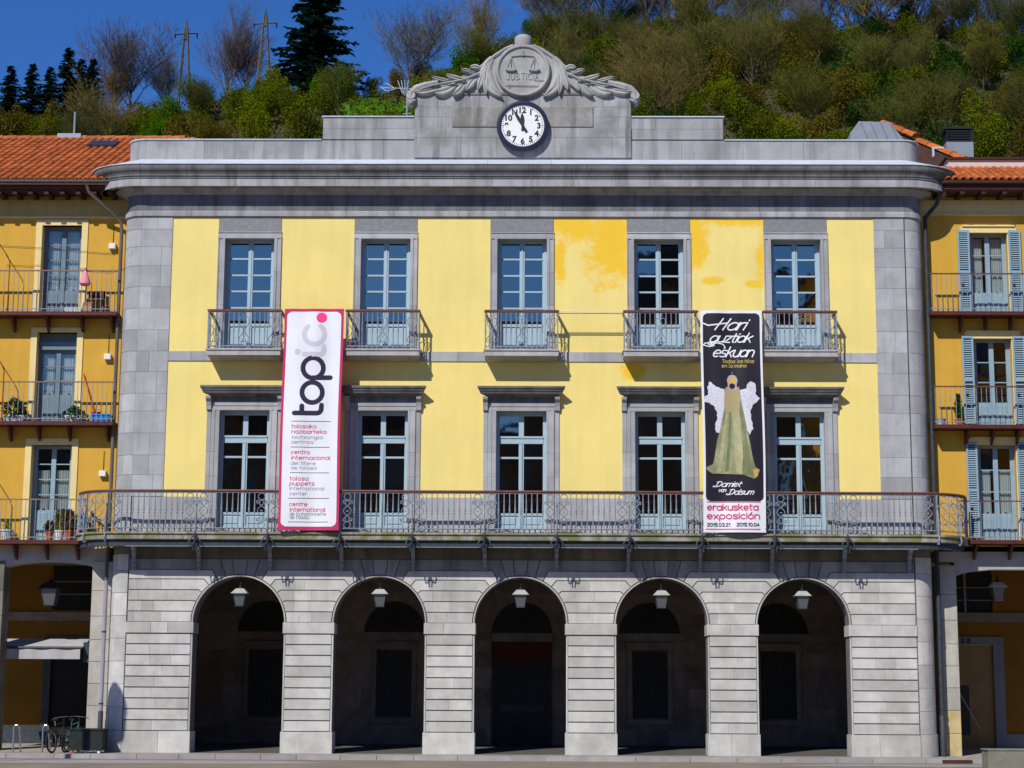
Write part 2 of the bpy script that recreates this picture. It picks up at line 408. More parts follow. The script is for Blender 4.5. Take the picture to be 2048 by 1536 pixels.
for pi, (x0, x1) in enumerate(piers):
    a0 = x0+(.045 if pi else .02); a1 = x1-(.045 if pi < 5 else .02)
    if pi:  mk('pier_margin', MB().box(x0-.004, x0+.035, .008, .06, .54, 2.96), m_pier, TH)
    if pi < 5: mk('pier_margin', MB().box(x1-.035, x1+.004, .008, .06, .54, 2.96), m_pier, TH)
    for j in range(9):
        for (s0, s1) in split(a0, a1, .22):
            mk('pier_stone', MB().stone([(s0+.001, Zc[j]+.014), (s1-.001, Zc[j]+.014), (s1-.001, Zc[j+1]-.014), (s0+.001, Zc[j+1]-.014)], -.004*rng.random(), .1, .004), m_pier, TH)
    b0 = x0-(.03 if pi else 0); b1 = x1+(.03 if pi < 5 else 0)
    for (s0, s1) in split(b0, b1, .5):
        mk('plinth_stone', MB().stone([(s0+.002, 0), (s1-.002, 0), (s1-.002, .532), (s0+.002, .532)], -.03, .68, .008), m_pier, TH)
    for (s0, s1) in split(b0, b1, .2):
        mk('impost_stone', MB().stone([(s0+.002, 2.965), (s1-.002, 2.965), (s1-.002, 3.238), (s0+.002, 3.238)], -.035, .68, .008), m_pier, TH)
TJ = [0, 12.5, 25, 38, 50, 62, 72.5]; ZJ = [3.24, 3.51, 3.78, 4.05, 4.32, 4.56, 4.84]; RA = 1.205
def side_pts(c, sgn, j, which):
    th = R(TJ[j])
    if which == 'A': return (c+sgn*RA*math.cos(th), SP+RA*math.sin(th))
    re = max(RA+.01, (ZJ[j]-SP)/math.sin(th)) if j else RA+.0
    return (c+sgn*re*math.cos(th), ZJ[j])
def arc_pts(c, sgn, j):
    return [(c+sgn*RA*math.cos(R(TJ[j]+(TJ[j+1]-TJ[j])*k/3)), SP+RA*math.sin(R(TJ[j]+(TJ[j+1]-TJ[j])*k/3))) for k in (1, 2)]
spans = [(None, cen[0])]+[(cen[i], cen[i+1]) for i in range(4)]+[(cen[4], None)]
for cl, cr_ in spans:
    for j in range(6):
        P = []
        if cl is not None: Ls = [side_pts(cl, 1, j, 'A')] + ([side_pts(cl, 1, j, 'E')] if j else [])
        else: Ls = [(-9.93, ZJ[j])]
        if cr_ is not None: Rs = ([side_pts(cr_, -1, j, 'E')] if j else []) + [side_pts(cr_, -1, j, 'A')] + arc_pts(cr_, -1, j) + [side_pts(cr_, -1, j+1, 'A'), side_pts(cr_, -1, j+1, 'E')]
        else: Rs = [(9.93, ZJ[j]), (9.93, ZJ[j+1])]
        Lt = [side_pts(cl, 1, j+1, 'E'), side_pts(cl, 1, j+1, 'A')] + arc_pts(cl, 1, j)[::-1] if cl is not None else [(-9.93, ZJ[j+1])]
        P = inset(Ls+Rs+Lt, .011)
        ex0 = max(p[0] for p in Ls+Lt) + .05; ex1 = min(p[0] for p in Rs) - .05
        n = 1 if ex1-ex0 < .25 else (2 if ex1-ex0 < .9 else 3)
        cuts = sorted(ex0+(ex1-ex0)*(k+rng.uniform(.2,.8))/n for k in range(n))[: (1 if n == 1 else 2)]
        if j >= 4 and cl is not None and cr_ is not None: cuts = [(cl+cr_)/2+rng.uniform(-.1,.1)]
        cur = P
        for cx_ in cuts:
            lft = clip(cur, cx_-.001, True); cur = clip(cur, cx_+.001, False)
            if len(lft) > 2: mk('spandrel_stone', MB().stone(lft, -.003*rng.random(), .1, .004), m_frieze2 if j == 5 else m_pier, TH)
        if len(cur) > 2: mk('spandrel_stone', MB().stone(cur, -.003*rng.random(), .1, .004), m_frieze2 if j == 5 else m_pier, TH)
for c in cen:
    for a, b in ((72.5, 83.1), (83.1, 96.9), (96.9, 107.5)):
        pa = [(c+RA*math.cos(R(t)), SP+RA*math.sin(R(t))) for t in (a, (a+b)/2, b)]
        ta = (c+1.6/math.tan(R(a)), 4.84); tb = (c+1.6/math.tan(R(b)), 4.84)
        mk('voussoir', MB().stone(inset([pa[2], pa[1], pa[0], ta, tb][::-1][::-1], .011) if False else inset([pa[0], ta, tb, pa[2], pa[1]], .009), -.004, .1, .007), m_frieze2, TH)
    ring = MB(); n = 28
    for k in range(n+1):
        a = math.pi*k/n
        for r_, y in ((1.152, .06), (1.152, .01), (1.158, -.010), (1.176, -.016), (1.190, -.004), (1.192, .1)):
            ring.v.append((c+r_*math.cos(a), y, SP+r_*math.sin(a)))
    for k in range(n):
        for j in range(5): a = k*6+j; ring.f.append((a, a+6, a+7, a+1))
    mk('archivolt', ring, m_pier, TH, smooth=True)
# rounded corner columns of the ground floor + side return
for sd in (-1, 1):
    zz = [0, .55, 1.12, 1.69, 2.26, 2.83, 3.40, 3.97, 4.54, 4.95]
    for j in range(9):
        pr = .03 if j == 0 else 0
        prof = [(-.2, zz[j]+.004), (pr-.004, zz[j]+.004), (pr, zz[j]+.008), (pr, zz[j+1]-.008), (pr-.004, zz[j+1]-.004), (-.2, zz[j+1]-.004)]
        cut = R(rng.choice((35, 50, 62)))
        mk('corner_stone', csweep(MB(), prof, sd, .012, cut-.004, 6), m_pier, TH, smooth=True)
        mk('corner_stone', csweep(MB(), prof, sd, cut+.004, R(90), 6), m_pier, TH, smooth=True)
        mk('return_stone', MB().box(*(sorted((sd*10.25, sd*(10.45+pr)))), .504, .74, zz[j]+.004, zz[j+1]-.004), m_pier, TH)
    mk('corner_core', csweep(MB(), [(-.3, 0), (-.012, 0), (-.012, 15.3), (-.3, 15.3)], sd, 0, R(90), 10), m_mortar_l, TH, smooth=True)
# ---- first floor dado, quoins, panels
def rectstone(name, x0, x1, z0, z1, y, mat, d=.4, gap=.0022, ch=.0035):
    return mk(name, MB().stone([(x0+gap, z0+gap), (x1-gap, z0+gap), (x1-gap, z1-gap), (x0+gap, z1-gap)], y, d, ch), mat, TH)
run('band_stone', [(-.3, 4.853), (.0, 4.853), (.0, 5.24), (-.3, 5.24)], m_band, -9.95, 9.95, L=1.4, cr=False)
mk('wall_core', MB().box(-9.95, 9.95, .30, .44, 4.95, 5.6), m_mortar, TH)
SW, LW = .83, .97
lowx = [-9.93]+[q for c in cen for q in (c-LW, c+LW)]+[9.93]
for i in range(0, 12, 2):
    x0, x1 = lowx[i], lowx[i+1]
    for (s0, s1) in split(x0, x1, .9): rectstone('dado_stone', s0, s1, 5.45, 6.42, .004, m_ash)
QZ = [6.42, 6.97, 7.48, 8.05, 8.62, 9.08, 9.65, 10.19, 10.75, 11.32, 11.89, 12.45, 12.96, 13.43, 13.74]
for sd in (-1, 1):
    for j in range(14):
        cutx = 9.14+.79*rng.choice((.35, .62, .5)); xq = 9.93 if sd > 0 else 9.952; segs = [(9.14, xq)] if rng.random() < .35 else [(9.14, cutx), (cutx, xq)]
        for a, b in segs:
            x0, x1 = sorted((sd*a, sd*b)); rectstone('quoin_stone', x0, x1, QZ[j], QZ[j+1], -.012+.003*rng.random(), m_ash)
    zz = [5.45, 5.94]+QZ
    for j in range(16):
        prof = [(-.2, zz[j]+.003), (.008, zz[j]+.003), (.012, zz[j]+.007), (.012, zz[j+1]-.007), (.008, zz[j+1]-.003), (-.2, zz[j+1]-.003)]
        ct = R(rng.choice((30, 45, 55)))
        mk('corner_stone', csweep(MB(), prof, sd, .02 if sd > 0 else .004, ct-.003, 6), m_ash, TH, smooth=True)
        mk('corner_stone', csweep(MB(), prof, sd, ct+.003, R(90), 6), m_ash, TH, smooth=True)
        mk('return_stone', MB().box(*sorted((sd*10.25, sd*10.462)), .503, .74, zz[j]+.003, zz[j+1]-.003), m_ash, TH)
ux = [-9.14]+[q for c in cen for q in (c-SW, c+SW)]+[9.14]
lx = [-9.14]+[q for c in cen for q in (c-LW, c+LW)]+[9.14]
for i in range(0, 12, 2):
    mk('wall_panel', MB().box(ux[i]-.004, ux[i+1]+.004, .012, .44, 10.195, 13.76), m_yel, TH)
    mk('wall_panel', MB().box(lx[i]-.004, lx[i+1]+.004, .012, .44, 6.415, 9.935), m_yel, TH)
for c in cen: mk('wall_panel', MB().box(c-LW-.0, c+LW, .0145, .44, 8.98, 9.936), m_yel, TH)
for i in range(0, 12, 2):
    for (s0, s1) in split(ux[i], ux[i+1], .9): rectstone('string_stone', s0, s1, 9.935, 10.195, -.015, m_ash)
for c in cen: mk('sill_stone', MB().box(c-SW, c+SW, -.012, .44, 9.937, 10.19), m_ash, TH)

# ---- windows
def jamb(side, prof, z0, z1):
    pts = [(side*x, y) for x, y in prof]
    if side > 0: pts = pts[::-1]
    return MB().hprism(pts, z0+.002, z1-.002)
PU = [(-.83, .43), (-.83, -.03), (-.80, -.03), (-.80, -.012), (-.72, -.012), (-.715, -.032), (-.645, -.032), (-.645, .43)]
PU = [(-x, y) for x, y in PU]
PL = [(.86, .43), (.86, -.012), (.838, -.012), (.838, -.045), (.76, -.045), (.755, -.03), (.70, -.03), (.695, -.04), (.645, -.04), (.645, .43)]
PO = [(.972, .42), (.972, -.012), (.965, -.02), (.868, -.02), (.862, -.012), (.862, .42)]
src = {}
def rep(key, name, mb, mat, cs, parent=None, smooth=False):
    o0 = mk(name, mb, mat, parent or TH, (cs[0], 0, 0), smooth)
    return [o0]+[inst(o0, parent or TH, (c, 0, 0)) for c in cs[1:]]
for sd in (-1, 1):
    for z0, z1 in ((10.19, 10.6), (10.6, 11.41), (11.41, 12.3), (12.3, 13.19)): rep(0, 'jamb_stone', jamb(sd, PU, z0, z1), m_ash, cen)
    for z0, z1 in ((5.45, 6.3), (6.3, 6.95), (6.95, 7.57), (7.57, 8.65)): rep(0, 'jamb_stone', jamb(sd, PL, z0, z1), m_ash, cen)
    for z0, z1 in ((5.45, 6.3), (6.3, 6.95), (6.95, 7.57), (7.57, 8.98)): rep(0, 'pilaster_stone', jamb(sd, PO, z0, z1), m_ash, cen)
    cs_ = MB(); prof = [(-.012, 8.66), (-.05, 8.64), (-.075, 8.66), (-.085, 8.75), (-.12, 8.86), (-.19, 8.93), (-.21, 8.995), (-.012, 8.995)]
    xsweep(cs_, prof, sd*.86 if sd > 0 else -.985, .985 if sd > 0 else -.86)
    rep(0, 'console', cs_, m_ash, cen)
def zprof(p, zc, up=True): return [(y, zc+x-.645) for x, y in p]
rep(0, 'lintel_stone', xsweep(MB(), [(y, 13.19+x-.645) for x, y in PU], -.83, .83), m_ash, cen)
rep(0, 'lintel_panel', MB().stone([(-.82, 13.385), (.82, 13.385), (.82, 13.74), (-.82, 13.74)], .0, .43, .004), M('rough_lintel_stone', (.25,.25,.27), rough=.95, var=.2, scale=9, rnd=.05, bump=.5, fine=.5), cen)
rep(0, 'lintel_stone', xsweep(MB(), [(y, 8.65+x-.645) for x, y in PL], -.855, .855), m_ash, cen)
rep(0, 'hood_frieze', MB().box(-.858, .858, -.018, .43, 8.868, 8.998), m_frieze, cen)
hood = [(.0, 9.0), (-.05, 9.0), (-.07, 9.03), (-.16, 9.05), (-.22, 9.07), (-.245, 9.13), (-.26, 9.135), (-.27, 9.165), (-.30, 9.20), (-.305, 9.235), (-.305, 9.255), (-.02, 9.30), (.0, 9.30)]
hm = MB()
def hoodmesh():
    k = len(hood); b = MB()
    for sx in (-1, 1):
        for y, z in hood: b.v.append((sx*(.86+max(0, -y)*.86), y, z))
    b.f += [tuple(range(k)), tuple(range(2*k-1, k-1, -1))]+[(i, (i+1) % k, (i+1) % k+k, i+k) for i in range(k)]
    return b
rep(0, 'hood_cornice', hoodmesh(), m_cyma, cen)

def french_window(kind):
    """returns dict of meshes for one town-hall window"""
    f = MB(); panes = []; 
    if kind == 'up':
        z0, z1, hw, y = 10.19, 13.19, .645, .24
        f.box(-hw, -hw+.075, y, y+.09, z0, z1).box(hw-.075, hw, y, y+.09, z0, z1).box(-hw, hw, y+.001, y+.09, z1-.07, z1)
        f.box(-hw+.07, -hw+.115, y+.02, y+.07, z0, z1-.06).box(hw-.115, hw-.07, y+.02, y+.07, z0, z1-.06)
        f.box(-.065, .065, y-.012, y+.07, z0, z1-.075)
        f.box(-.022, .022, y-.03, y+.0, z0, z1-.08)
        bars = [10.95, 11.39, 11.83, 12.26, 12.70, 13.10]
        for b_ in bars[1:-1]: f.box(-.54, .54, y+.005, y+.06, b_-.022, b_+.022)
        f.box(-.54, .54, y+.002, y+.06, 10.90, 10.97).box(-.54, .54, y+.004, y+.06, z0, 10.30)
        f.box(-.54, .54, y+.03, y+.05, 10.3, 10.9)
        for s in (-1, 1):
            a, b = sorted((s*.12, s*.49)); f.stone([(a, 10.36), (b, 10.36), (b, 10.86), (a, 10.86)], y+.012, y+.04, .02)
        rows = [(bars[i]+.022, bars[i+1]-.022) for i in range(5)]
        for (a, b) in rows:
            for s in (-1, 1): panes.append((min(s*.065, s*.535), max(s*.065, s*.535), a, b))
    else:
        z0, z1, hw, y = 5.62, 8.65, .645, .20
        f.box(-hw, -hw+.09, y, y+.10, z0, z1).box(hw-.09, hw, y, y+.10, z0, z1).box(-hw, hw, y+.001, y+.10, z1-.10, z1)
        f.box(-hw+.08, hw-.08, y-.015, y+.10, 7.83, 7.99).box(-hw+.08, hw-.08, y-.035, y+.05, 7.97, 8.02)
        f.box(-.065, .065, y+.003, y+.09, 7.99, z1-.09)
        f.box(-.065, .065, y-.004, y+.07, z0, 7.84).box(-.022, .022, y-.03, y, z0, 7.82)
        f.box(-hw+.08, hw-.08, y+.006, y+.07, 7.44, 7.49)
        f.box(-hw+.08, hw-.08, y+.004, y+.07, 5.98, 6.04).box(-hw+.08, hw-.08, y+.004, y+.07, z0, 5.70).box(-.55, .55, y+.03, y+.05, 5.7, 6.0)
        for s in (-1, 1):
            a, b = sorted((s*.12, s*.5)); f.stone([(a, 5.74), (b, 5.74), (b, 5.94), (a, 5.94)], y+.012, y+.04, .02)
        for (a, b) in ((6.04, 7.44), (7.49, 7.83), (8.02, 8.55)):
            for s in (-1, 1): panes.append((min(s*.065, s*.555), max(s*.065, s*.555), a, b))
    return f, panes, y
for kind in ('up', 'low'):
    f, panes, y = french_window(kind)
    w0 = mk('window', f, m_frame, TH, (cen[0], 0, 0))
    for (a, b, c_, d) in panes: mk('pane', MB().box(a, b, y+.03, y+.036, c_, d), m_glass_up if kind == 'up' else m_glass_u, w0)
    for c in cen[1:]:
        w = copy_tree(w0, TH); w.location = (c, 0, 0)
rep(0, 'door_sill', MB().box(-.645, .645, -.02, .3, 5.45, 5.62), m_ash, cen)
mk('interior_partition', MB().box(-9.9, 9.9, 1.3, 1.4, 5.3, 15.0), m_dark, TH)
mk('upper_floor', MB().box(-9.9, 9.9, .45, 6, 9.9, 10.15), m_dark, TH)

# ---- frieze, cornice, flashing, attic
run('architrave_stone', [(-.3, 13.745), (.0, 13.745), (.02, 13.775), (.05, 13.785), (.05, 13.905), (.03, 13.925), (-.3, 13.925)], m_corn, -9.95, 9.95, L=1.6, side_ext=.75)
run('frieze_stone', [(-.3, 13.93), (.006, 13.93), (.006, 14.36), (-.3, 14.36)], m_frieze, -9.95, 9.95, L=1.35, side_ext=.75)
KX[0] = 1.75
run('bed_moulding', [(-.3, 14.363), (.02, 14.363), (.05, 14.39), (.09, 14.44), (.17, 14.485), (.19, 14.50), (.19, 14.52), (-.3, 14.52)], m_corn, -9.95, 9.95, L=1.6, side_ext=.75)
run('corona_stone', [(-.3, 14.522), (.28, 14.522), (.30, 14.50), (.40, 14.50), (.405, 14.495), (.41, 14.495), (.41, 14.69), (-.3, 14.69)], m_corn, -9.95, 9.95, L=1.15, side_ext=.75)
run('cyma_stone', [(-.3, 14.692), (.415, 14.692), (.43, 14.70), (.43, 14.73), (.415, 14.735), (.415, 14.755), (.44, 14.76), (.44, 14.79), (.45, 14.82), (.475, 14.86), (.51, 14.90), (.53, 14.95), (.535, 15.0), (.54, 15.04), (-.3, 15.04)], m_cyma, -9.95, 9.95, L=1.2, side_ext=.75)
run('flashing', [(-.3, 15.043), (.555, 15.043), (.56, 15.048), (.56, 15.062), (-.10, 15.36), (-.3, 15.40)], m_lead, -9.95, 9.95, L=2.2, side_ext=.75)
KX[0] = 1.0
Ya = .25
run('attic_stone', [(-.45, 15.3), (.0, 15.3), (.0, 15.93), (-.45, 15.93)], m_attic, -10.0, 10.0, L=1.7, cx=10.0, cy=.75, r=.5)
run('coping', [(-.47, 15.932), (.03, 15.932), (.035, 15.962), (-.47, 15.962)], m_lead, -10.0, -5.33, L=3, cx=10.0, cy=.75, r=.5)
mk('coping', xsweep(MB(), [(Ya+.47, 15.932), (Ya-.03, 15.932), (Ya-.035, 15.962), (Ya+.47, 15.962)], 5.33, 10.0), m_lead, TH)
def course(x0, x1, z0, z1, L, y=Ya, mat=None, d=.45):
    x = x0
    while x < x1-.01:
        w = L*rng.uniform(.7, 1.3)
        if x1-(x+w) < L*.5: w = x1-x
        mk('attic_stone', MB().stone([(x+.002, z0), (x+w-.002, z0), (x+w-.002, z1-.003), (x+.002, z1-.003)], y, y+d, .004), mat or m_attic, TH); x += w
course(-5.3, 5.3, 15.964, 16.25, 1.3, Ya+.004); course(-5.3, 5.3, 16.25, 16.57, 1.5, Ya+.004)
for sd in (-1, 1): mk('coping', MB().box(*sorted((sd*2.88, sd*5.33)), Ya-.03, Ya+.48, 16.572, 16.60), m_lead, TH)
course(-2.87, 2.87, 15.45, 16.0, 1.0, Ya-.04, m_gable, d=.3); course(-2.87, 2.87, 16.0, 16.27, .9, Ya-.042, m_gable, d=.3); course(-2.87, 2.87, 16.573, 16.85, 1.3, Ya-.018, m_gable)
course(-2.87, 2.87, 16.27, 16.573, .9, Ya-.016, m_gable, d=.3); course(-2.87, 2.87, 16.85, 17.19, 1.0, Ya-.02, m_gable)
mk('inscription_plaque', MB().stone([(-1.87, 16.28), (1.87, 16.28), (1.87, 16.85), (-1.87, 16.85)], Ya-.05, Ya+.1, .02), M('dark_plaque_stone', (.30,.29,.27), rough=.9, var=.25, scale=3, streak=.9, stain=.9, bump=.5, fine=.3), TH)
mk('pediment_ledge', MB().box(-2.90, 2.90, Ya-.05, Ya+.45, 17.19, 17.215), m_attic, TH)

# ---- pediment: slab, rim, leaves, medallion
def pp(px, py): return ((px-1044.8)/75.3, 17.83-(py-140)/72.3)
half = [(0, 18.60), (.26, 18.58), (.45, 18.50), (.75, 18.30), (1.1, 18.00), (1.4, 17.82), (1.75, 17.66), (2.3, 17.52), (2.75, 17.42), (2.93, 17.32), (2.95, 17.216)]
poly = [(-x, z) for x, z in half][::-1] + half[1:]
poly = poly[::-1]
pedy = Ya-.02
mk('pediment_slab', MB().stone(poly, pedy, pedy+.42, .03), m_relief, TH)
rim = MB()
for sd in (-1, 1): rim.tube([(sd*x, pedy-.01, z-.03) for x, z in half[1:6]], .045, 6)
mk('pediment_rim', rim, m_relief, TH, smooth=True)
fin = MB().add([], [])
fin.lathe([(.20, 0), (.225, .03), (.235, .10), (.24, .24), (.225, .32), (.17, .37), (.08, .39)], 14, (0, pedy+.2, 18.52))
mk('finial', fin, m_relief, TH, smooth=True)
def leaf(p0, pc, p1, w, thick=.10, lift=.10, nu=10, nv=6):
    p0, pc, p1 = Vector(p0), Vector(pc), Vector(p1); mb = MB()
    def fn(u, v):
        p = p0*(1-u)**2+pc*2*u*(1-u)+p1*u*u
        t = ((pc-p0)*(1-u)+(p1-pc)*u); t = t.normalized(); n = Vector((-t.y, t.x))
        ww = w*(math.sin(math.pi*min(1, .12+u*.88)**1.25)**.7 if u < .999 else 0.02)
        q = (v-.5)*2
        h = thick*(1-q*q)*(.35+.65*math.sin(math.pi*u)) + lift*u*u - .035*math.exp(-(q*5)**2)
        edge = .02
        return (p.x+n.x*ww*q*.5, pedy-.0-h*(1 if abs(q) < .99 else 0)-(0 if abs(q) > .99 else edge), p.y+n.y*ww*q*.5)
    mb.grid(fn, nu, nv); return mb
LF = [((983,112),(948,158),(1004,193),.42,.10),((980,118),(966,150),(972,188),.24,.10),((974,126),(962,155),(955,180),.24,.11),
      ((957,146),(948,155),(931,181),.30,.13),((929,160),(926,178),(905,190),.27,.13),((910,164),(895,186),(866,183),.34,.13),
      ((880,168),(862,186),(826,182),.24,.10),((930,156),(905,157),(891,146),.20,.07),((902,160),(880,160),(861,151),.17,.07),
      ((948,147),(935,138),(920,138),.17,.08),((962,138),(950,128),(938,135),.20,.10)]
for sd in (-1, 1):
    for a, b, c, w, lf in LF:
        A, Bc, C = [pp(*q) for q in (a, b, c)]
        A, Bc, C = [(sd*-q[0], q[1]) for q in (A, Bc, C)]
        mk('acanthus_leaf', leaf(A, Bc, C, w, .065, lf*.8), m_relief, TH, smooth=True)
    st = [pp(*q) for q in ((957,146),(930,158),(895,165),(865,170),(840,178))]
    mk('stem', MB().tube([(-sd*x, pedy-.11, z) for x, z in st], .035, 6, .02), m_relief, TH, smooth=True)
    en = MB()
    pts = [pp(*q) for q in ((875,163),(850,168),(832,174),(822,184),(820,196),(825,203))]
    for i, (wd) in enumerate((.05,)):
        en.tube([(-sd*x, pedy-.02, z) for x, z in pts], .085, 8, .13)
    en.tube([(-sd*pp(821,190)[0]+sd*.0, pedy-.12, pp(821,190)[1]), (-sd*pp(821,198)[0], pedy+.30, pp(821,198)[1])], .12, 10)
    mk('end_scroll', en, m_relief, TH, smooth=True)
mc = (0, 17.83)
med = MB().lathe([(.62, -.06), (.62, .12)], 40, (0, pedy-.02, mc[1]), 'y')
md = mk('medallion', med, m_relief, TH)
rg = MB(); n = 44
prof = [(.60, -.05), (.625, -.09), (.655, -.125), (.70, -.125), (.73, -.08), (.74, .0)]
for k in range(n+1):
    a = 2*math.pi*k/n
    for r_, y in prof: rg.v.append((r_*math.cos(a), pedy+y, mc[1]+r_*math.sin(a)))
for k in range(n):
    for j in range(5): a = k*6+j; rg.f.append((a, a+6, a+7, a+1))
mk('medallion_ring', rg, m_relief, md, smooth=True)
sc_ = MB(); yq = pedy-.105
sc_.tube([(-.31, yq, 18.22), (0, yq, 18.25), (.31, yq, 18.22)], .014, 5).tube([(0, yq, 18.25), (0, yq, 18.40)], .012, 5).blob((0, yq, 18.25), (.035,.03,.035))
for s in (-1, 1):
    for q in (-.13, .10): sc_.tube([(s*.31, yq, 18.22), (s*.31+q*1.0, yq, 17.87)], .009, 4)
    sc_.tube([(s*.31, yq, 18.22), (s*.31-.015, yq, 17.87)], .008, 4)
    sc_.box(s*.31-.15, s*.31+.13, yq-.05, yq+.03, 17.83, 17.87).box(s*.31-.11, s*.31+.09, yq-.04, yq+.03, 17.80, 17.83)
mk('scales_relief', sc_, m_relief, md)
sw = MB().tube([(-.46, yq, 17.41), (.44, yq, 17.40)], .011, 4).tube([(-.36, yq, 17.47), (-.36, yq, 17.35)], .012, 4).tube([(.28, yq, 17.57), (.56, yq, 17.55)], .010, 4)
mk('sword_relief', sw, m_relief, md)

# ---- the upper balconies
bal_prof = [(.014, .0), (.014, .0)]
bl = MB().lathe([(.013,0),(.013,.10),(.021,.12),(.013,.14),(.013,.42),(.023,.44),(.014,.46),(.024,.50),(.018,.54),(.011,.80),(.013,.96)], 6)
def scrollpanel(w, h, kind=0, r=.0115):
    mb = MB()
    def arc(cx, cz, rx, rz, a0, a1, n=8):
        mb.tube([(cx+rx*math.cos(R(a0+(a1-a0)*k/n)), 0, cz+rz*math.sin(R(a0+(a1-a0)*k/n))) for k in range(n+1)], r, 4, cap=False)
    if kind == 0:      # tall X of two S curves, ring above and below
        arc(0, h-.10, .085, .085, 0, 360, 12); arc(0, .10, .085, .085, 0, 360, 12)
        for s in (-1, 1):
            pts = []
            for k in range(15):
                t = k/14; z = .21+(h-.42)*t
                pts.append((s*w*.40*math.cos(math.pi*2*t)*(.9), 0, z))
            mb.tube(pts, r, 4, cap=False)
            arc(s*w*.30, h-.24, .045, .045, -60, 230, 8); arc(s*w*.30, .24, .045, .045, 60, -230, 8)
        mb.box(-.03, .03, -.012, .012, h/2-.012, h/2+.012).box(-.03, .03, -.012, .012, h-.20, h-.18).box(-.03, .03, -.012, .012, .18, .20)
    else:              # heart over a lyre
        arc(0, .10, .075, .075, 0, 360, 12); arc(0, h-.07, .045, .06, 0, 360, 8)
        for s in (-1, 1):
            arc(s*.065, h-.22, .06, .06, 200 if s < 0 else -20, -20 if s < 0 else 200, 8)
            mb.tube([(s*.125, 0, h-.24), (s*.11, 0, h-.34), (s*.045, 0, h*.55), (s*.02, 0, h*.48), (s*.05, 0, h*.38), (s*.115, 0, .28), (s*.135, 0, .22)], r, 4, cap=False)
            arc(s*.085, .215, .05, .045, 0 if s > 0 else 180, -220 if s > 0 else 400, 8)
            mb.tube([(s*.0, 0, h*.80), (s*.03, 0, h*.62), (s*.01, 0, h*.5), (s*.03, 0, h*.35), (0, 0, .26)], r*.8, 4, cap=False)
    return mb
sp0 = scrollpanel(.28, .96, 0); sp1 = scrollpanel(.28, .96, 1, .0105)
slabm = MB().box(-.97, .97, -.54, 0, 10.13, 10.175).box(-.945, .945, -.515, -.001, 10.0, 10.128)
slabm.add([(-.92,-.49,9.998),(.92,-.49,9.998),(.92,0,9.998),(-.92,0,9.998),(-.86,-.20,9.935),(.86,-.20,9.935),(.86,0,9.925),(-.86,0,9.925)], [(3,2,1,0),(0,1,5,4),(1,2,6,5),(3,0,4,7),(4,5,6,7)])
pb = mk('balcony', slabm, m_slab2, TH, (cen[0], 0, 0))
yr = -.49; zb = 10.20
hr = MB().box(-.955, .955, yr-.03, yr+.03, 11.145, 11.195).box(-.955, -.895, yr+.03, .0, 11.147, 11.193).box(.895, .955, yr+.03, .0, 11.147, 11.193)
mk('handrail', hr, m_rail, pb)
mk('lower_rail', MB().box(-.94, .94, yr-.014, yr+.014, zb+.03, zb+.055).box(-.94, .94, yr-.01, yr+.01, 11.12, 11.143).box(-.937, -.913, yr+.014, 0, zb+.03, zb+.055).box(.913, .937, yr+.014, 0, zb+.03, zb+.055), m_iron, pb)
b0 = mk('baluster', bl, m_iron, pb, (-.14, yr, zb-.02))
for xq in (.14, -.27, .27, -.395, .395, -.525, .525): inst(b0, pb, (xq, yr, zb-.02))
for sd in (-1, 1):
    for yy in (-.32, -.16): inst(b0, pb, (sd*.925, yy, zb-.02))
    mk('corner_post', MB().box(sd*.925-.017, sd*.925+.017, yr-.017, yr+.017, zb-.02, 11.12), m_iron, pb)
    mk('corner_post', MB().box(sd*.60-.01, sd*.60+.01, yr-.01, yr+.01, zb-.02, 11.12), m_iron, pb)
s0 = mk('scroll_panel', sp1, m_iron, pb, (0, yr, zb-.01))
inst(s0, pb, (.76, yr, zb-.01)); inst(s0, pb, (-.76, yr, zb-.01))
for c in cen[1:]:
    q = copy_tree(pb, TH); q.location = (c, 0, 0)
tr = MB().box(.955, 2.60, -.435, -.422, 11.155, 11.17).box(.955, 2.60, -.435, -.422, 11.115, 11.13)
hb = thing('banner_rail', 'pair of thin white rails between the small balconies right of the middle', 'rail', (0,0,0))
mk('rail_tube', MB().tube([(.955,-.43,11.175),(2.60,-.43,11.175)], .012, 6), m_white, hb); mk('rail_tube', MB().tube([(.955,-.43,11.125),(2.60,-.43,11.125)], .014, 6), m_iron, hb)

# ---- the long balcony
EX = 1.22
def bpos(side, th, p): return cpos(side, th, p, EX)
BS = TH
mb_prof = [(0, 5.263), (.66, 5.263), (.68, 5.28), (.68, 5.40), (.72, 5.415), (.72, 5.465), (0, 5.465)]
lb = mk('long_balcony', xsweep(MB(), [(-.05, 5.2), (-.55, 5.2), (-.55, 5.248), (-.05, 5.248)], -9.95, 9.95), m_slab, TH)
x = -9.95; nst = 11
for k in range(nst):
    mk('slab_stone', xsweep(MB(), [(-p, z) for p, z in mb_prof], x+.003, x+19.9/nst-.003), m_slab, lb); x += 19.9/nst
for sd in (-1, 1):
    for a, b in ((0, 30), (30, 58), (58, 84)): mk('slab_stone', csweep(MB(), mb_prof, sd, R(a)+.003, R(b)-.003, 5, EX), m_slab, lb)
bp = [(.54, 5.10), (.64, 5.10), (.64, 5.112), (.605, 5.117), (.605, 5.25), (.64, 5.255), (.64, 5.262), (.54, 5.262)]
mk('beam', xsweep(MB(), [(-p, z) for p, z in bp], -9.95, 9.95), m_irond, lb)
fl = mk('beam_flange', xsweep(MB(), [(-.641, 5.095), (-.650, 5.095), (-.650, 5.113), (-.641, 5.113)], -9.9, 9.9), m_iron, lb)
for sd in (-1, 1): mk('beam', csweep(MB(), bp, sd, 0, R(76), 8, EX), m_irond, lb)
PX = [-10.0+0]*0 + [(k-4.5)*1.81 for k in range(10)]
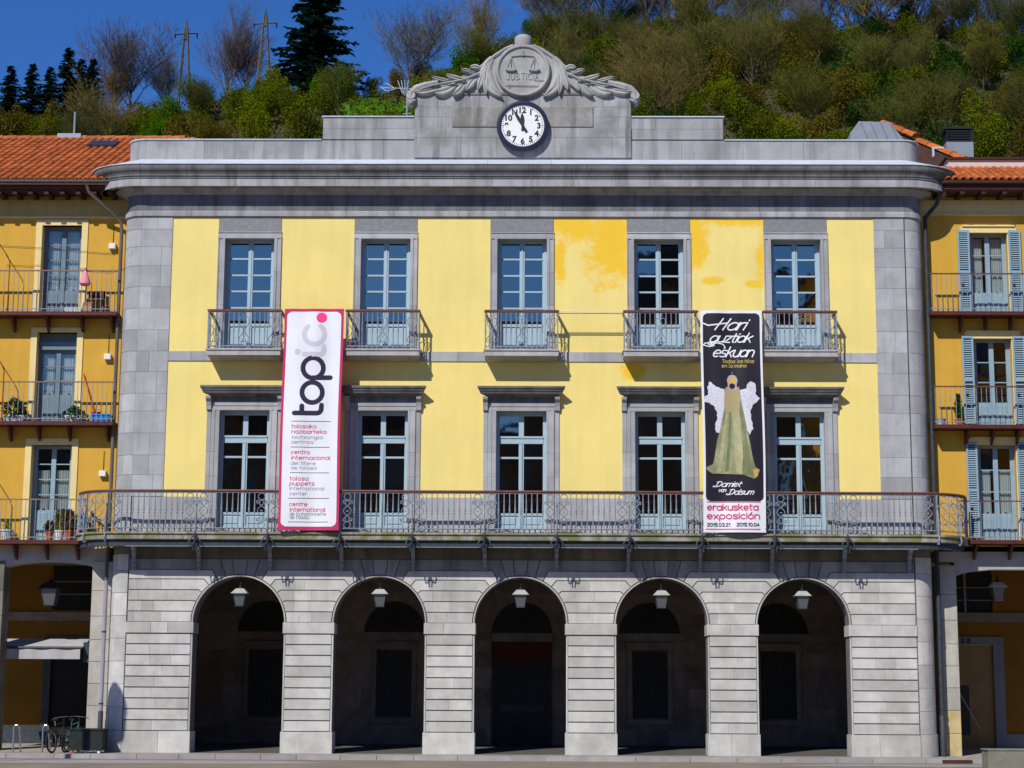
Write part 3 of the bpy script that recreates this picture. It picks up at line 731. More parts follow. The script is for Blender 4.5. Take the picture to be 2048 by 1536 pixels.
RP, RZ = .66, 5.545
rail_pts = []
for k in range(9): rail_pts.append((*bpos(-1, R(80-10*k), RP), 0))
rail_pts = rail_pts[:8]+[(-9.95, -RP, 0)]+[(9.95, -RP, 0)]+[(*bpos(1, R(10*k), RP), 0) for k in range(1, 9)]
def railpath(dz, r, seg=4):
    return MB().tube([(x, y, z+dz) for x, y, z in rail_pts], r, seg)
mk('handrail', railpath(6.50, .034, 6), m_rail, lb, smooth=True)
mk('upper_rail', railpath(6.455, .014), m_iron, lb)
mk('lower_rail', railpath(RZ+.015, .016), m_iron, lb)
blm = b0.data
bal2 = MB().lathe([(.014,0),(.014,.12),(.024,.14),(.014,.16),(.014,.38),(.026,.41),(.015,.43),(.026,.48),(.019,.53),(.012,.80),(.014,.91)], 6)
B2 = None
def put_bal(x, y):
    global B2
    if B2 is None: B2 = mk('baluster', bal2, m_iron, lb, (x, y, RZ)); return B2
    return inst(B2, lb, (x, y, RZ))
spm = scrollpanel(.28, .91, 0); S2 = None
def put_scroll(x, y, rz=0):
    global S2
    if S2 is None: S2 = mk('scroll_panel', spm, m_iron, lb, (x, y, RZ), rot=(0,0,rz)); return
    inst(S2, lb, (x, y, RZ), (0, 0, rz))
post = MB().box(-.016, .016, -.02, .02, -.1, .91).tube([(0,-.03,.55),(0,-.07,.30),(0,-.08,.05),(0,-.06,-.10),(0,-.09,-.22),(0,-.05,-.32),(0,.01,-.30)], .020, 5).blob((0,-.06,.62),(.025,.025,.04),6,4)
P2 = mk('post', post, m_iron, lb, (PX[0], -RP, RZ))
for x in PX[1:]: inst(P2, lb, (x, -RP, RZ))
for sd in (-1, 1):
    for a in (19, 48):
        q = bpos(sd, R(a), RP); inst(P2, lb, (*q, RZ), (0, 0, sd*R(a)))
for x in PX:
    for s in (-1, 1): put_scroll(x+s*.175, -RP)
xe = [-10.13]+PX+[10.13]
for i in range(len(xe)-1):
    a = xe[i]+(.35 if i else .1); b = xe[i+1]-(.35 if i < len(xe)-2 else .1); n = max(1, round((b-a)/.141))
    for k in range(n+1): put_bal(a+(b-a)*k/n, -RP)
for sd in (-1, 1):
    for a, s in ((9.5, 1), (27.5, 1), (41, 1), (56, 1)):
        q = bpos(sd, R(a), RP); put_scroll(q[0], q[1], sd*R(a))
    for a in (34.3, 64, 69, 74):
        q = bpos(sd, R(a), RP); put_bal(*q)
    q = bpos(sd, R(79), RP); mk('end_post', MB().box(q[0]-.03, q[0]+.03, q[1]-.03, q[1]+.03, 5.46, 6.48), m_iron, lb)
# brackets below
br = MB()
pts = [(0,-.03,-.62),(0,-.10,-.60),(0,-.14,-.50),(0,-.17,-.36),(0,-.25,-.20),(0,-.38,-.10),(0,-.56,-.06)]
for i in range(len(pts)-1):
    (x0, y0, z0), (x1, y1, z1) = pts[i], pts[i+1]
    br.add([(-.045,y0,z0),(.045,y0,z0),(.045,y1,z1),(-.045,y1,z1),(-.045,y0+.02,z0+.03),(.045,y0+.02,z0+.03),(.045,y1+.02,z1+.03),(-.045,y1+.02,z1+.03)], [(0,1,2,3),(7,6,5,4),(0,3,7,4),(1,5,6,2),(0,4,5,1),(3,2,6,7)])
br.box(-.03, .03, -.04, .0, -.66, 0).box(-.03, .03, -.6, .0, -.05, 0)
for (x_, y_, z_) in pts[1:5]: br.blob((x_, y_-.012, z_), (.03,.03,.03), 6, 4)
br.blob((0,-.06,-.64),(.05,.05,.05),6,4)
orn = MB()
orn.tube([(0,-.68,.12),(0,-.76,.04),(0,-.80,-.08),(0,-.78,-.20),(0,-.72,-.27),(0,-.68,-.22),(0,-.70,-.15)], .024, 5)
for s in (-1, 1):
    orn.tube([(0,-.70,.02),(s*.08,-.76,-.04),(s*.15,-.78,-.16),(s*.12,-.78,-.27),(s*.06,-.78,-.26),(s*.07,-.78,-.19)], .017, 4).tube([(0,-.74,-.12),(s*.04,-.78,-.26),(s*.03,-.78,-.37)], .018, 4)
BX = [-9.79]+PX+[9.79]
k0 = mk('bracket', br, m_iron, lb, (BX[0], 0, 5.20)); 
for x in BX[1:]: inst(k0, lb, (x, 0, 5.20))
k1 = mk('bracket_ornament', orn, m_irond, lb, (PX[0], 0, 5.36))
for x in PX[1:]: inst(k1, lb, (x, 0, 5.36))
moss = MB(); mr_ = random.Random(3)
for i in range(2600):
    x = mr_.uniform(-10.2, 10.2)
    if math.sin(x*2.1)+math.sin(x*5.3+1)+mr_.uniform(-1.2, 1.2) < .4: continue
    y = -mr_.uniform(.45, .69); s = mr_.uniform(.008, .028); a = mr_.uniform(0, 3.14)
    moss.add([(x-s*math.cos(a), y-s*math.sin(a), 5.463), (x+s*math.cos(a), y+s*math.sin(a), 5.463), (x, y, 5.465+s*mr_.uniform(1, 2.4))], [(0,1,2)])
m_moss = leafmat('moss_green', (.10,.14,.03))
setp(mk('moss', moss, m_moss), 'green moss and small weeds growing along the edge of the long balcony', 'moss', kind='stuff')

# ---- arcade interior (back wall, openings, ceiling)
YB = 5.0
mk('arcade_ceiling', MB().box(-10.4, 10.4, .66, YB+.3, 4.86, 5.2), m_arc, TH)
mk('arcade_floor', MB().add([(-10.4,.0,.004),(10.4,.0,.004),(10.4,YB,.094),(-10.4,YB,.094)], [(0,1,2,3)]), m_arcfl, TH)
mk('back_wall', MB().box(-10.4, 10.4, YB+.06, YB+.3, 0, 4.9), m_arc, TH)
rr = random.Random(5)
zz = [.09, .55, 1.1, 1.65, 2.2, 2.66, 2.95, 3.17, 3.7, 4.25, 4.86]
for i in range(len(zz)-1):
    xs = -10.2+rr.uniform(0, .6)
    while xs < 10.2:
        w = rr.uniform(.8, 1.5); x1 = min(10.2, xs+w)
        bad = False
        for c in cen:
            ww = .86 if zz[i] >= 3.1 else .5
            zlo = 3.1 if False else (.0 if c == 0 else .82)
            if x1 > c-ww and xs < c+ww and ((zz[i] >= 3.1 and zz[i] < 4.0) or (zlo <= zz[i+1]-.1 and zz[i] < 2.9)):
                bad = True; cc = c; cw = ww
        if not bad: mk('back_wall_stone', MB().box(xs+.004, x1-.004, YB+.03, YB+.08, zz[i]+.004, zz[i+1]-.004), m_arc, TH)
        else:
            if xs < cc-cw-.1: mk('back_wall_stone', MB().box(xs+.004, cc-cw-.004, YB+.03, YB+.08, zz[i]+.004, zz[i+1]-.004), m_arc, TH)
            if x1 > cc+cw+.1: mk('back_wall_stone', MB().box(cc+cw+.004, x1-.004, YB+.03, YB+.08, zz[i]+.004, zz[i+1]-.004), m_arc, TH)
        xs = x1
for c in cen:
    fl_ = MB(); ct = 3.17
    fl_.prism([(c+.84*math.cos(math.pi*k/16), ct+.84*math.sin(math.pi*k/16)) for k in range(17)], YB+.02, YB+.05)
    lun = mk('lunette', fl_, m_black, TH)
    for k in range(1, 12):
        a = math.pi*k/12; mk('lunette_bar', MB().bar((c+.12*math.cos(a), YB-.0, ct+.12*math.sin(a)), (c+.82*math.cos(a), YB-.0, ct+.82*math.sin(a)), .018), m_irond, lun)
    if c:
        gw = mk('barred_window', MB().box(c-.48, c+.48, YB+.0, YB+.04, .85, 2.66), m_black, TH)
        mk('window_surround', MB().box(c-.62, c-.49, YB-.03, YB+.04, .8, 2.7).box(c+.49, c+.62, YB-.03, YB+.04, .8, 2.7).box(c-.66, c+.66, YB-.05, YB+.04, 2.701, 2.9).box(c-.66, c+.66, YB-.05, YB+.04, .66, .799), m_arc, gw)
        for k in range(8): mk('bar', MB().tube([(c-.42+k*.12, YB-.04, .85), (c-.42+k*.12, YB-.04, 2.66)], .010, 5), m_irond, gw)
        for z in (1.4, 2.05): mk('cross_bar', MB().box(c-.48, c+.48, YB-.05, YB-.035, z-.012, z+.012), m_irond, gw)
dd = mk('entrance', MB().box(-.84, .84, YB-.0, YB+.05, .09, 3.14), m_black, TH)
mk('transom', MB().box(-.84, .84, YB-.05, YB-.001, 2.92, 3.16), m_arc, dd)
mk('red_panel', MB().box(-.80, .80, YB-.04, YB-.002, 2.32, 2.90), M('dark_red_panel', (.07,.006,.006), rough=.6, var=.05), dd)
for s in (-1, 1):
    mk('door_leaf', MB().box(*sorted((s*.02, s*.78)), YB-.03, YB-.002, .1, 2.30), m_black, dd)
    mk('door_post', MB().tube([(s*.80, YB-.3, .09), (s*.80, YB-.3, 2.30)], .02, 6), m_irond, dd)
mk('counter_front', MB().box(-.6, .62, YB-.06, YB-.035, .98, 1.18), m_irond, dd)
# body of the building behind
mk('roof_deck', MB().box(-10.3, 10.3, .75, 13, 15.05, 15.3), m_zinc, TH)
mk('rear_wall', MB().box(-10.3, 10.3, 12.8, 13, 0, 15.04), m_orange, TH)
mk('side_wall', MB().box(-10.46, -10.25, .75, 13, 0, 15.04), m_orange, TH); mk('side_wall', MB().box(10.25, 10.46, .75, 13, 0, 15.04), m_orange, TH)
# ------------------------------------------------------------------ stroke lettering
def A_(cx, cy, rx, ry, a0, a1, n=12): return [(cx+rx*math.cos(R(a0+(a1-a0)*k/n)), cy+ry*math.sin(R(a0+(a1-a0)*k/n))) for k in range(n+1)]
def bowl(): return A_(.45,.5,.45,.5,0,360,18)
GL = {
 'a': ([bowl(), [(.9,1),(.9,0)]], .9), 'b': ([bowl(), [(0,1.5),(0,.5)]], .9), 'd': ([bowl(), [(.9,1.5),(.9,0)]], .9),
 'c': ([A_(.45,.5,.45,.5,48,312)], .8), 'e': ([[(.02,.5),(.9,.5)]+A_(.45,.5,.45,.5,0,305,16)], .9),
 'g': ([bowl(), [(.9,1),(.9,-.1)]+A_(.45,-.1,.45,.38,0,-150,8)], .9), 'q': ([bowl(), [(.9,1),(.9,-.5)]], .9),
 'h': ([[(0,1.5),(0,0)], A_(.4,.6,.4,.4,180,0,9)+[(.8,0)]], .8), 'n': ([[(0,1),(0,0)], A_(.4,.6,.4,.4,180,0,9)+[(.8,0)]], .8),
 'm': ([[(0,1),(0,0)], A_(.3,.68,.3,.32,180,0,8)+[(.6,0)], A_(.9,.68,.3,.32,180,0,8)+[(1.2,0)]], 1.2),
 'r': ([[(0,1),(0,0)], A_(.4,.6,.4,.4,180,70,6)], .5), 'i': ([[(0,1),(0,0)], [(0,1.3),(0,1.38)]], .0),
 'j': ([[(.1,1),(.1,-.3)]+A_(-.1,-.3,.2,.2,0,-90,4)], .1), 'k': ([[(0,1.5),(0,0)], [(.7,1),(.02,.45)], [(.25,.62),(.75,0)]], .75),
 'l': ([[(0,1.5),(0,.15)]+A_(.2,.2,.2,.2,180,270,4)], .15), 'o': ([bowl()], .9), 'p': ([bowl(), [(0,.5),(0,-.55)]], .9),
 's': ([[(.75,.93),(.3,1)]+A_(.28,.75,.26,.25,90,270,6)+A_(.48,.25,.26,.25,90,-90,6)+[(.3,0),(0,.06)]], .75),
 't': ([[(.15,1.4),(.15,.3)]+A_(.42,.3,.27,.3,180,270,5), [(0,1),(.5,1)]], .5), 'u': ([[(0,1),(0,.4)]+A_(.4,.4,.4,.4,180,360,9)+[(.8,1)], [(.8,.4),(.8,0)]], .8),
 'v': ([[(0,1),(.4,0),(.8,1)]], .8), 'x': ([[(0,1),(.75,0)], [(.75,1),(0,0)]], .75), 'y': ([[(0,1),(.4,.05)], [(.8,1),(.2,-.5)]], .8),
 'z': ([[(0,1),(.75,1),(0,0),(.75,0)]], .75), '.': ([[(0,0),(0,.06)]], .05),
 'ó': ([bowl(), [(.4,1.25),(.62,1.5)]], .9), 'í': ([[(0,1),(0,0)], [(0,1.25),(.2,1.5)]], .05),
 '0': ([A_(.4,.7,.4,.7,0,360,18)], .8), '1': ([[(0,1.1),(.3,1.4),(.3,0)]], .35), '2': ([A_(.38,1.02,.36,.38,170,-20,9)+[(0,0),(.78,0)]], .78),
 '3': ([A_(.36,1.05,.34,.35,150,-80,8), A_(.36,.37,.38,.37,80,-150,9)], .75), '4': ([[(.55,0),(.55,1.4),(0,.4),(.8,.4)]], .8), '5': ([[(.7,1.4),(.1,1.4),(.05,.8)]+A_(.34,.45,.4,.45,110,-140,10)], .75),
 'H': ([[(.12,1.55),(0,0)], [(.85,1.55),(.75,0)], [(-1.6,.95),(-.9,.62),(-.3,.72),(.75,.95)]], .95), 'D': ([[(.1,1.5),(0,0)], [(-.5,.25),(-.55,-.05),(-.1,-.05),(.5,.05)]+A_(.35,.78,.6,.72,-60,110,10)+[(-.25,1.3)]], 1.0),
 'T': ([[(0,1.45),(.9,1.45)], [(.45,1.45),(.45,0)]], .8), 'J': ([[(.55,1.4),(.55,.3)]+A_(.28,.3,.27,.3,0,-170,6)], .6),
 'U': ([[(0,1.4),(0,.4)]+A_(.35,.4,.35,.4,180,360,8)+[(.7,1.4)]], .7), 'S': ([[(.7,1.3)]+A_(.36,1.05,.33,.35,40,260,7)+A_(.36,.35,.36,.35,80,-140,8)], .72),
 'I': ([[(0,1.4),(0,0)]], .0), 'C': ([A_(.45,.7,.45,.7,50,310)], .75), 'A': ([[(0,0),(.4,1.4),(.8,0)], [(.15,.5),(.65,.5)]], .8),
}
def strip(mb, pts, w, fn, lay):
    """flat ribbon with rounded ends; fn maps (x,z,layer) to space"""
    P = [Vector(pts[0])]
    for q_ in pts[1:]:
        q_ = Vector(q_); d_ = (q_-P[-1]).length; m_ = max(1, int(d_/.05)); s_ = P[-1].copy()
        for k_ in range(1, m_+1): P.append(s_+(q_-s_)*k_/m_)
    n = len(P)
    closed = (P[0]-P[-1]).length < 1e-5
    L = []; Rr = []
    for i, p in enumerate(P):
        if closed:
            a = P[i-1] if i else P[-2]; b = P[i+1] if i < n-1 else P[1]
        else:
            a = P[max(i-1, 0)]; b = P[min(i+1, n-1)]
        d1 = (p-a); d2 = (b-p)
        d1 = d1.normalized() if d1.length > 1e-9 else d2.normalized(); d2 = d2.normalized() if d2.length > 1e-9 else d1
        nn = Vector((-(d1.y+d2.y), d1.x+d2.x)); nn = nn.normalized() if nn.length > 1e-6 else Vector((-d1.y, d1.x))
        k = 1/max(.6, nn.dot(Vector((-d1.y, d1.x))))
        L.append(p+nn*w*.5*k); Rr.append(p-nn*w*.5*k)
    b = len(mb.v)
    for i in range(n): mb.v.append(fn(L[i].x, L[i].y, lay)); mb.v.append(fn(Rr[i].x, Rr[i].y, lay))
    for i in range(n-1): mb.f.append((b+2*i, b+2*i+1, b+2*i+3, b+2*i+2))
    if not closed:
        for (p, d, a0) in ((P[0], (P[0]-P[1]).normalized(), 0), (P[-1], (P[-1]-P[-2]).normalized(), 1)):
            nn = Vector((-d.y, d.x)); c = len(mb.v)
            for k in range(6):
                t = math.pi*k/5; q = p+nn*math.cos(t)*w*.5+d*math.sin(t)*w*.5; mb.v.append(fn(q.x, q.y, lay))
            mb.f.append(tuple(range(c, c+6)))
def text(mb, s, x, z, h, w, fn, slant=0, sx=1.0, gap=.38, width=None):
    """draw s with its baseline start at (x,z), x-height h"""
    tot = 0
    for ch in s: tot += (.55 if ch == ' ' else GL[ch][1]+gap)
    tot -= gap
    if width: sx = width/(tot*h)
    cx = 0; lay = 0
    for ch in s:
        if ch == ' ': cx += .55; continue
        st, adv = GL[ch]
        for q in st:
            pts = [(x+(cx+a+slant*b)*h*sx, z+b*h) for a, b in q]; lay += 1
            strip(mb, pts, w, fn, .0004*(lay % 5))
        cx += adv+gap
    return mb

# ------------------------------------------------------------------ clock
CZ = 16.28; YC = Ya-.02
ck = thing('wall_clock', 'round white faced clock in a thick dark blue rim below the carved pediment', 'clock', (0, YC, CZ))
mk('rim', MB().lathe([(.50,0),(.60,-.01),(.67,-.05),(.69,-.10),(.69,-.16),(.67,-.195),(.62,-.205),(.575,-.20),(.565,-.17)], 48, axis='y'), m_clockring, ck, smooth=True)
mk('face', MB().lathe([(.566,-.165),(.566,-.172)], 48, axis='y'), m_white, ck)
mm_ = MB()
for k in range(60):
    a = R(6*k); r0_, r1_, w_ = (.495, .545, .012) if k % 5 == 0 else (.512, .540, .009)
    ca, sa = math.sin(a), math.cos(a); n_ = (sa, -ca)
    mm_.add([(ca*r0_+n_[0]*w_, -.1755, sa*r0_+n_[1]*w_), (ca*r1_+n_[0]*w_, -.1755, sa*r1_+n_[1]*w_), (ca*r1_-n_[0]*w_, -.1755, sa*r1_-n_[1]*w_), (ca*r0_-n_[0]*w_, -.1755, sa*r0_-n_[1]*w_)], [(0,1,2,3)])
mk('minute_marks', mm_, m_black, ck)
for k in range(1, 13):
    cu = bpy.data.curves.new('numeral', 'FONT'); cu.body = str(k); cu.size = .215; cu.align_x = 'CENTER'; cu.align_y = 'CENTER'; cu.extrude = .001; cu.offset = .008
    t_ = bpy.data.objects.new('tmp', cu); col.objects.link(t_)
    dg = bpy.context.evaluated_depsgraph_get(); me = bpy.data.meshes.new_from_object(t_.evaluated_get(dg)); bpy.data.objects.remove(t_)
    me.materials.clear(); me.materials.append(m_black)
    ys = [v.co.y for v in me.vertices]; xs = [v.co.x for v in me.vertices]; oy = (min(ys)+max(ys))/2; ox = (min(xs)+max(xs))/2
    for v in me.vertices: v.co.x -= ox; v.co.y -= oy
    o = bpy.data.objects.new('numeral', me); col.objects.link(o); o.parent = ck
    o.location = (.425*math.sin(R(30*k)), -.1765, .425*math.cos(R(30*k))); o.rotation_euler = (R(90), 0, 0)
def hand(deg, L, w, tail):
    mb = MB(); a = R(deg); u = Vector((math.sin(a), math.cos(a))); n_ = Vector((u.y, -u.x))
    pl = [u*-tail+n_*w*.9, u*-tail-n_*w*.9, u*-.03-n_*w*.55, u*L*.45-n_*w, u*L*.75-n_*w*.7, u*L, u*L*.75+n_*w*.7, u*L*.45+n_*w, u*-.03+n_*w*.55]
    return mb.prism([(p.x, p.y) for p in pl], 0, .006)
mk('hour_hand', hand(-3, .36, .052, .14), m_black, ck, (0, -.19, 0)); mk('minute_hand', hand(-30, .50, .044, .20), m_black, ck, (0, -.20, 0))
mk('cap', MB().lathe([(.04,-.205),(.04,-.18)], 12, axis='y'), m_black, ck)
fnj = lambda x, z, l: (x, pedy-.082-l, z)
jt = MB()
for off in (0,):
    cx0 = -.44
    for ch in 'JUSTICIA':
        st, adv = GL[ch]
        for q in st:
            jt.tube([(cx0+a*.125, pedy-.088, 17.575+b*.125) for a, b in q], .014, 4)
        cx0 += (adv+.36)*.125
mk('lettering', jt, m_relief, md)

m_potrope = M('white_cord', (.6,.6,.58), var=0)
# ------------------------------------------------------------------ banners
def banner_surf(xl, xr, y0, y1, z0, z1, seed):
    def fn(x, z, l=0):
        t = (z1-z)/(z1-z0); u = (x-xl)/(xr-xl)
        y = y0+(y1-y0)*min(1, t*1.02)+.026*math.sin(u*8+seed+t*2.6)*(.45+t*.6)+.010*math.sin(u*17+seed*2-t*4)*(1-.4*t)+.012*math.sin(t*19+seed+u*2)*math.sin(u*3.1)
        xx = x+.012*math.sin(t*7+seed)
        return (xx, y-l, z)
    return fn
def banner(name, label, xl, xr, y0, y1, z0, z1, seed, cloth, ccol):
    b = thing(name, label, 'banner', ((xl+xr)/2, y0, z1)); L = Vector(b.location)
    f0 = banner_surf(xl, xr, y0, y1, z0, z1, seed)
    fn = lambda x, z, l=0: tuple(Vector(f0(x, z, l))-L)
    mb = MB(); mb.grid(lambda u, v: fn(xl+(xr-xl)*u, z0+(z1-z0)*v, 0), 24, 110); k = len(mb.v)
    mk('cloth', mb, cloth, b, smooth='all')
    return b, fn
def flat(name, poly, fn, lay, mat, b, ny=40):
    """print an arbitrary polygon on the cloth by slicing it into bands"""
    zs = [p[1] for p in poly]; za, zt = min(zs), max(zs); mb = MB(); rows = []
    for k in range(ny+1):
        z = za+(zt-za)*min(max(k/ny, .0005), .9995); xs = []
        n = len(poly)
        for i in range(n):
            (x0, z0), (x1, z1) = poly[i], poly[(i+1) % n]
            if (z0 <= z) != (z1 <= z): xs.append(x0+(x1-x0)*(z-z0)/(z1-z0))
        xs.sort(); rows.append((z, xs))
    for k in range(ny):
        (za_, xa), (zb_, xb) = rows[k], rows[k+1]
        if len(xa) >= 2 and len(xb) >= 2:
            m_ = 20
            for j in range(m_):
                q = [(xa[0]+(xa[-1]-xa[0])*j/m_, za_), (xa[0]+(xa[-1]-xa[0])*(j+1)/m_, za_), (xb[0]+(xb[-1]-xb[0])*(j+1)/m_, zb_), (xb[0]+(xb[-1]-xb[0])*j/m_, zb_)]
                mb.add([fn(x, z, lay) for x, z in q], [(0,1,2,3)])
    return mk(name, mb, mat, b)
def rrect(x0, x1, z0, z1, r):
    p = []
    for cx, cz, a in ((x1-r, z0+r, -90), (x1-r, z1-r, 0), (x0+r, z1-r, 90), (x0+r, z0+r, 180)):
        p += [(cx+r*math.cos(R(a+15*k)), cz+r*math.sin(R(a+15*k))) for k in range(7)]
    return p
def cmat(n, c, rough=.7): return M(n, c, rough=rough, var=.03, scale=2, spec=.2)
m_pink = cmat('magenta_print', (.52,.03,.12)); m_bw = cmat('white_banner_vinyl', (.74,.75,.80)); m_ink = cmat('dark_ink', (.028,.022,.05)); m_gr = cmat('pale_grey_print', (.56,.55,.60)); m_grt = cmat('grey_ink', (.20,.22,.26))
m_mag = cmat('magenta_ink', (.58,.03,.14)); m_pinkd = cmat('pink_dot_print', (.85,.06,.22))
XL, XR, Z0, Z1 = -6.075, -4.555, 5.50, 11.19
bn, fb = banner('banner', 'tall white banner with a magenta border and a sideways grey and black logo word', XL, XR, -.61, -.80, Z0, Z1, 1.0, m_pink, 0)
flat('white_field', rrect(XL+.065, XR-.065, Z0+.09, Z1-.075, .13), fb, .004, m_bw, bn, 110)
def bx(px, py):
    t = (py-618)/440; return (XL+(px-(570-17*t))/(118+4*t)*(XR-XL), Z1-t*(Z1-Z0))
def bpath(pts, w, mat, name='letter', par=bn, f=fb, lay=.007, conv=bx):
    mb = MB(); strip(mb, [conv(*p) for p in pts], w, f, lay); return mk(name, mb, mat, par)
def zc(x, y): return (380+x/3.938, 560+y/3.938)   # measured on an enlargement of the banner
def carc(cx, cy, r, a0, a1, n=22): return [zc(cx+r*math.cos(R(a0+(a1-a0)*k/n)), cy+r*math.sin(R(a0+(a1-a0)*k/n))) for k in range(n+1)]
W_ = .122
bpath([zc(824,1056), zc(900,1056), zc(960,1056), zc(1000,1056)]+carc(1000,1020,36,90,0,6)+[zc(1038,992)], W_, m_ink); bpath([zc(884,1000), zc(884,1050)], W_, m_ink, lay=.008)
bpath(carc(964,893,80,0,360), W_, m_ink); bpath(carc(970,700,80,0,360), W_, m_ink); bpath([zc(966,777), zc(1105,775)], W_, m_ink, lay=.008)
bpath([zc(898,592), zc(1020,592)]+carc(1020,560,34,90,10,6)+[zc(1054,530)], W_, m_gr); bpath([zc(846,572), zc(850,573)], .15, m_gr)
bpath(carc(980,432,80,232,-52,20), W_, m_gr)
def disc(c, r, mat, par, f, lay, name, sx=1): 
    return flat(name, [(c[0]+sx*r*math.cos(R(15*k)), c[1]+r*math.sin(R(15*k))) for k in range(24)], f, lay, mat, par, 16)
disc(bx(*zc(1038,300)), .135, m_pinkd, bn, fb, .007, 'dot')
lines = [('tolosako',855,m_mag,584,633),('nazioarteko',865.5,m_mag,584,653),('txotxongilo',876,m_grt,584,646),('zentroa',885.5,m_grt,583,626),
         ('centro',906,m_mag,582,619),('internacional',917,m_mag,583,660),('del títere',927.5,m_grt,581,630),('de tolosa',936.5,m_grt,581,632),
         ('tolosa',958,m_mag,579,615),('puppets',967.5,m_mag,578,627),('international',977,m_grt,578,647),('center',987,m_grt,578,612),
         ('centre',1008,m_mag,577,612),('international',1018.5,m_mag,578,648),('de la marionnette',1026.5,m_grt,577,650),('de tolosa',1033,m_grt,577,615)]
for s_, y_, mt_, xa, xb in lines:
    a = bx(xa, y_+3); b_ = bx(xb, y_+3); mb = MB()
    text(mb, s_, a[0], a[1], .066 if mt_ is m_mag else .058, .015 if mt_ is m_mag else .0105, lambda x, z, l: fb(x, z, .007+l), width=b_[0]-a[0], gap=.30)
    mk('lettering', mb, mt_, bn)
for (xa, xb, y_) in ((584,661,844.5),(582,659,895.5),(579.5,657,946),(576,656,996),(574,653,1042)): bpath([(xa,y_),((xa+xb)/2,y_),(xb,y_)], .014, m_ink, 'rule')

X2L, X2R = 4.565, 6.125
m_blk = cmat('black_banner_print', (.022,.019,.030), .45); m_wink = cmat('white_ink', (.80,.80,.84)); m_gold = cmat('gold_ink', (.50,.36,.08))
b2, f2 = banner('banner', 'tall black banner with white script above a winged gowned figure and a white foot', X2L, X2R, -.61, -.80, 5.49, 11.17, 3.4, m_bw, 0)
flat('black_field', rrect(X2L+.06, X2R-.055, 6.27, 11.10, .12), f2, .004, m_blk, b2, 110)
def bx2(px, py):
    t = (py-621)/441; return (X2L+(px-(1400+14*t))/(121+1.5*t)*(X2R-X2L), 11.17-t*5.68)
def zd(x, y): return bx2(1380+x/3.0706, 600+y/3.072)
def t2(s, x, y, x1, h, w, mat, slant=.45, gap=.12):
    a = zd(x, y); b_ = zd(x1, y); mb = MB(); text(mb, s, a[0], a[1], h, w, lambda xx, z, l: f2(xx, z, .008+l), slant=slant, width=b_[0]-a[0]-slant*h, gap=gap); return mk('lettering', mb, mat, b2)
t2('Hari', 152, 186, 345, .19, .034, m_wink); t2('guztiak', 118, 262, 385, .16, .031, m_wink); t2('eskuan', 140, 352, 400, .17, .032, m_wink)
mbs = MB(); strip(mbs, [zd(118,262),zd(150,285),zd(120,290),zd(85,280),zd(95,268),zd(170,268),zd(205,275),zd(218,295),zd(212,300)], .026, f2, .011); mk('flourish', mbs, m_wink, b2)
t2('Todos los hilos', 200, 390, 394, .060, .015, m_gold, .15, .3); t2('en la mano', 198, 418, 348, .060, .015, m_gold, .15, .3)
m_wing = M('printed_feathers', (.66,.66,.74), rough=.6, var=.25, scale=26, fine=.35); m_gown = M('printed_green_gown', (.27,.28,.11), rough=.6, var=.4, scale=2.6, alt=(.40,.40,.24), streak=.85, fine=.2); m_gold2 = M('printed_gold', (.62,.38,.08), rough=.5, var=.2, scale=20); m_silver = M('printed_silver', (.40,.38,.36), rough=.5, var=.4, scale=40)
rq = random.Random(11)
def jag(pts, a=5):
    out = []
    for i in range(len(pts)):
        p, q = pts[i], pts[(i+1) % len(pts)]; n = max(1, int(math.hypot(q[0]-p[0], q[1]-p[1])/9))
        for k in range(n): out.append((p[0]+(q[0]-p[0])*k/n+rq.uniform(-a, a), p[1]+(q[1]-p[1])*k/n+rq.uniform(-a, a)))
    return [zd(*p) for p in out]
flat('wing', jag([(125,505),(170,540),(216,556),(226,600),(218,700),(190,820),(165,815),(160,770),(172,740),(170,690),(150,655),(112,628),(92,630),(95,600),(118,590),(112,545)], 3), f2, .0065, m_wing, b2, 60)
flat('wing', jag([(375,503),(400,512),(405,560),(400,582),(428,606),(408,632),(385,650),(372,690),(378,740),(388,790),(368,832),(350,800),(335,740),(312,640),(306,560),(345,545),(352,520)], 3), f2, .0065, m_wing, b2, 60)
flat('gown', [zd(*p) for p in ((222,545),(305,545),(312,600),(340,735),(362,840),(385,960),(405,1030),(432,1040),(420,1085),(398,1098),(340,1075),(250,1062),(200,1058),(150,1068),(112,1045),(108,1030),(150,1010),(160,960),(172,870),(190,800),(212,680))], f2, .0075, m_gown, b2, 70)
m_fold = M('printed_pale_fold', (.37,.36,.19), rough=.6, var=.2, scale=6); m_fold2 = M('printed_shaded_fold', (.16,.19,.085), rough=.6, var=.2, scale=6)
for pl_, mt_ in ((((262,640),(300,640),(318,800),(330,960),(325,1072),(290,1066),(272,900)), m_fold), (((226,700),(238,690),(222,860),(200,1050),(176,1058),(200,860)), m_fold), (((246,700),(256,690),(256,860),(246,1055),(222,1058),(238,860)), m_fold2), (((312,660),(330,720),(352,860),(376,1000),(386,1088),(356,1080),(340,900)), m_fold2), (((392,1040),(428,1044),(418,1082),(402,1092)), m_gold2)):
    flat('fold', [zd(*p) for p in pl_], f2, .0079, mt_, b2, 40)
flat('bodice', [zd(*p) for p in ((222,540),(304,540),(312,610),(305,690),(265,640),(215,690),(214,610))], f2, .0083, M('printed_beaded_bodice', (.40,.33,.17), rough=.6, var=.45, scale=60), b2, 24)
disc(zd(262,500), .155, m_silver, b2, f2, .0088, 'headdress', .85); disc(zd(262,532), .115, m_silver, b2, f2, .0092, 'headdress', 1.0)
disc(zd(262,497), .085, m_gold2, b2, f2, .0098, 'face'); disc(zd(262,534), .075, m_blk, b2, f2, .0100, 'collar')
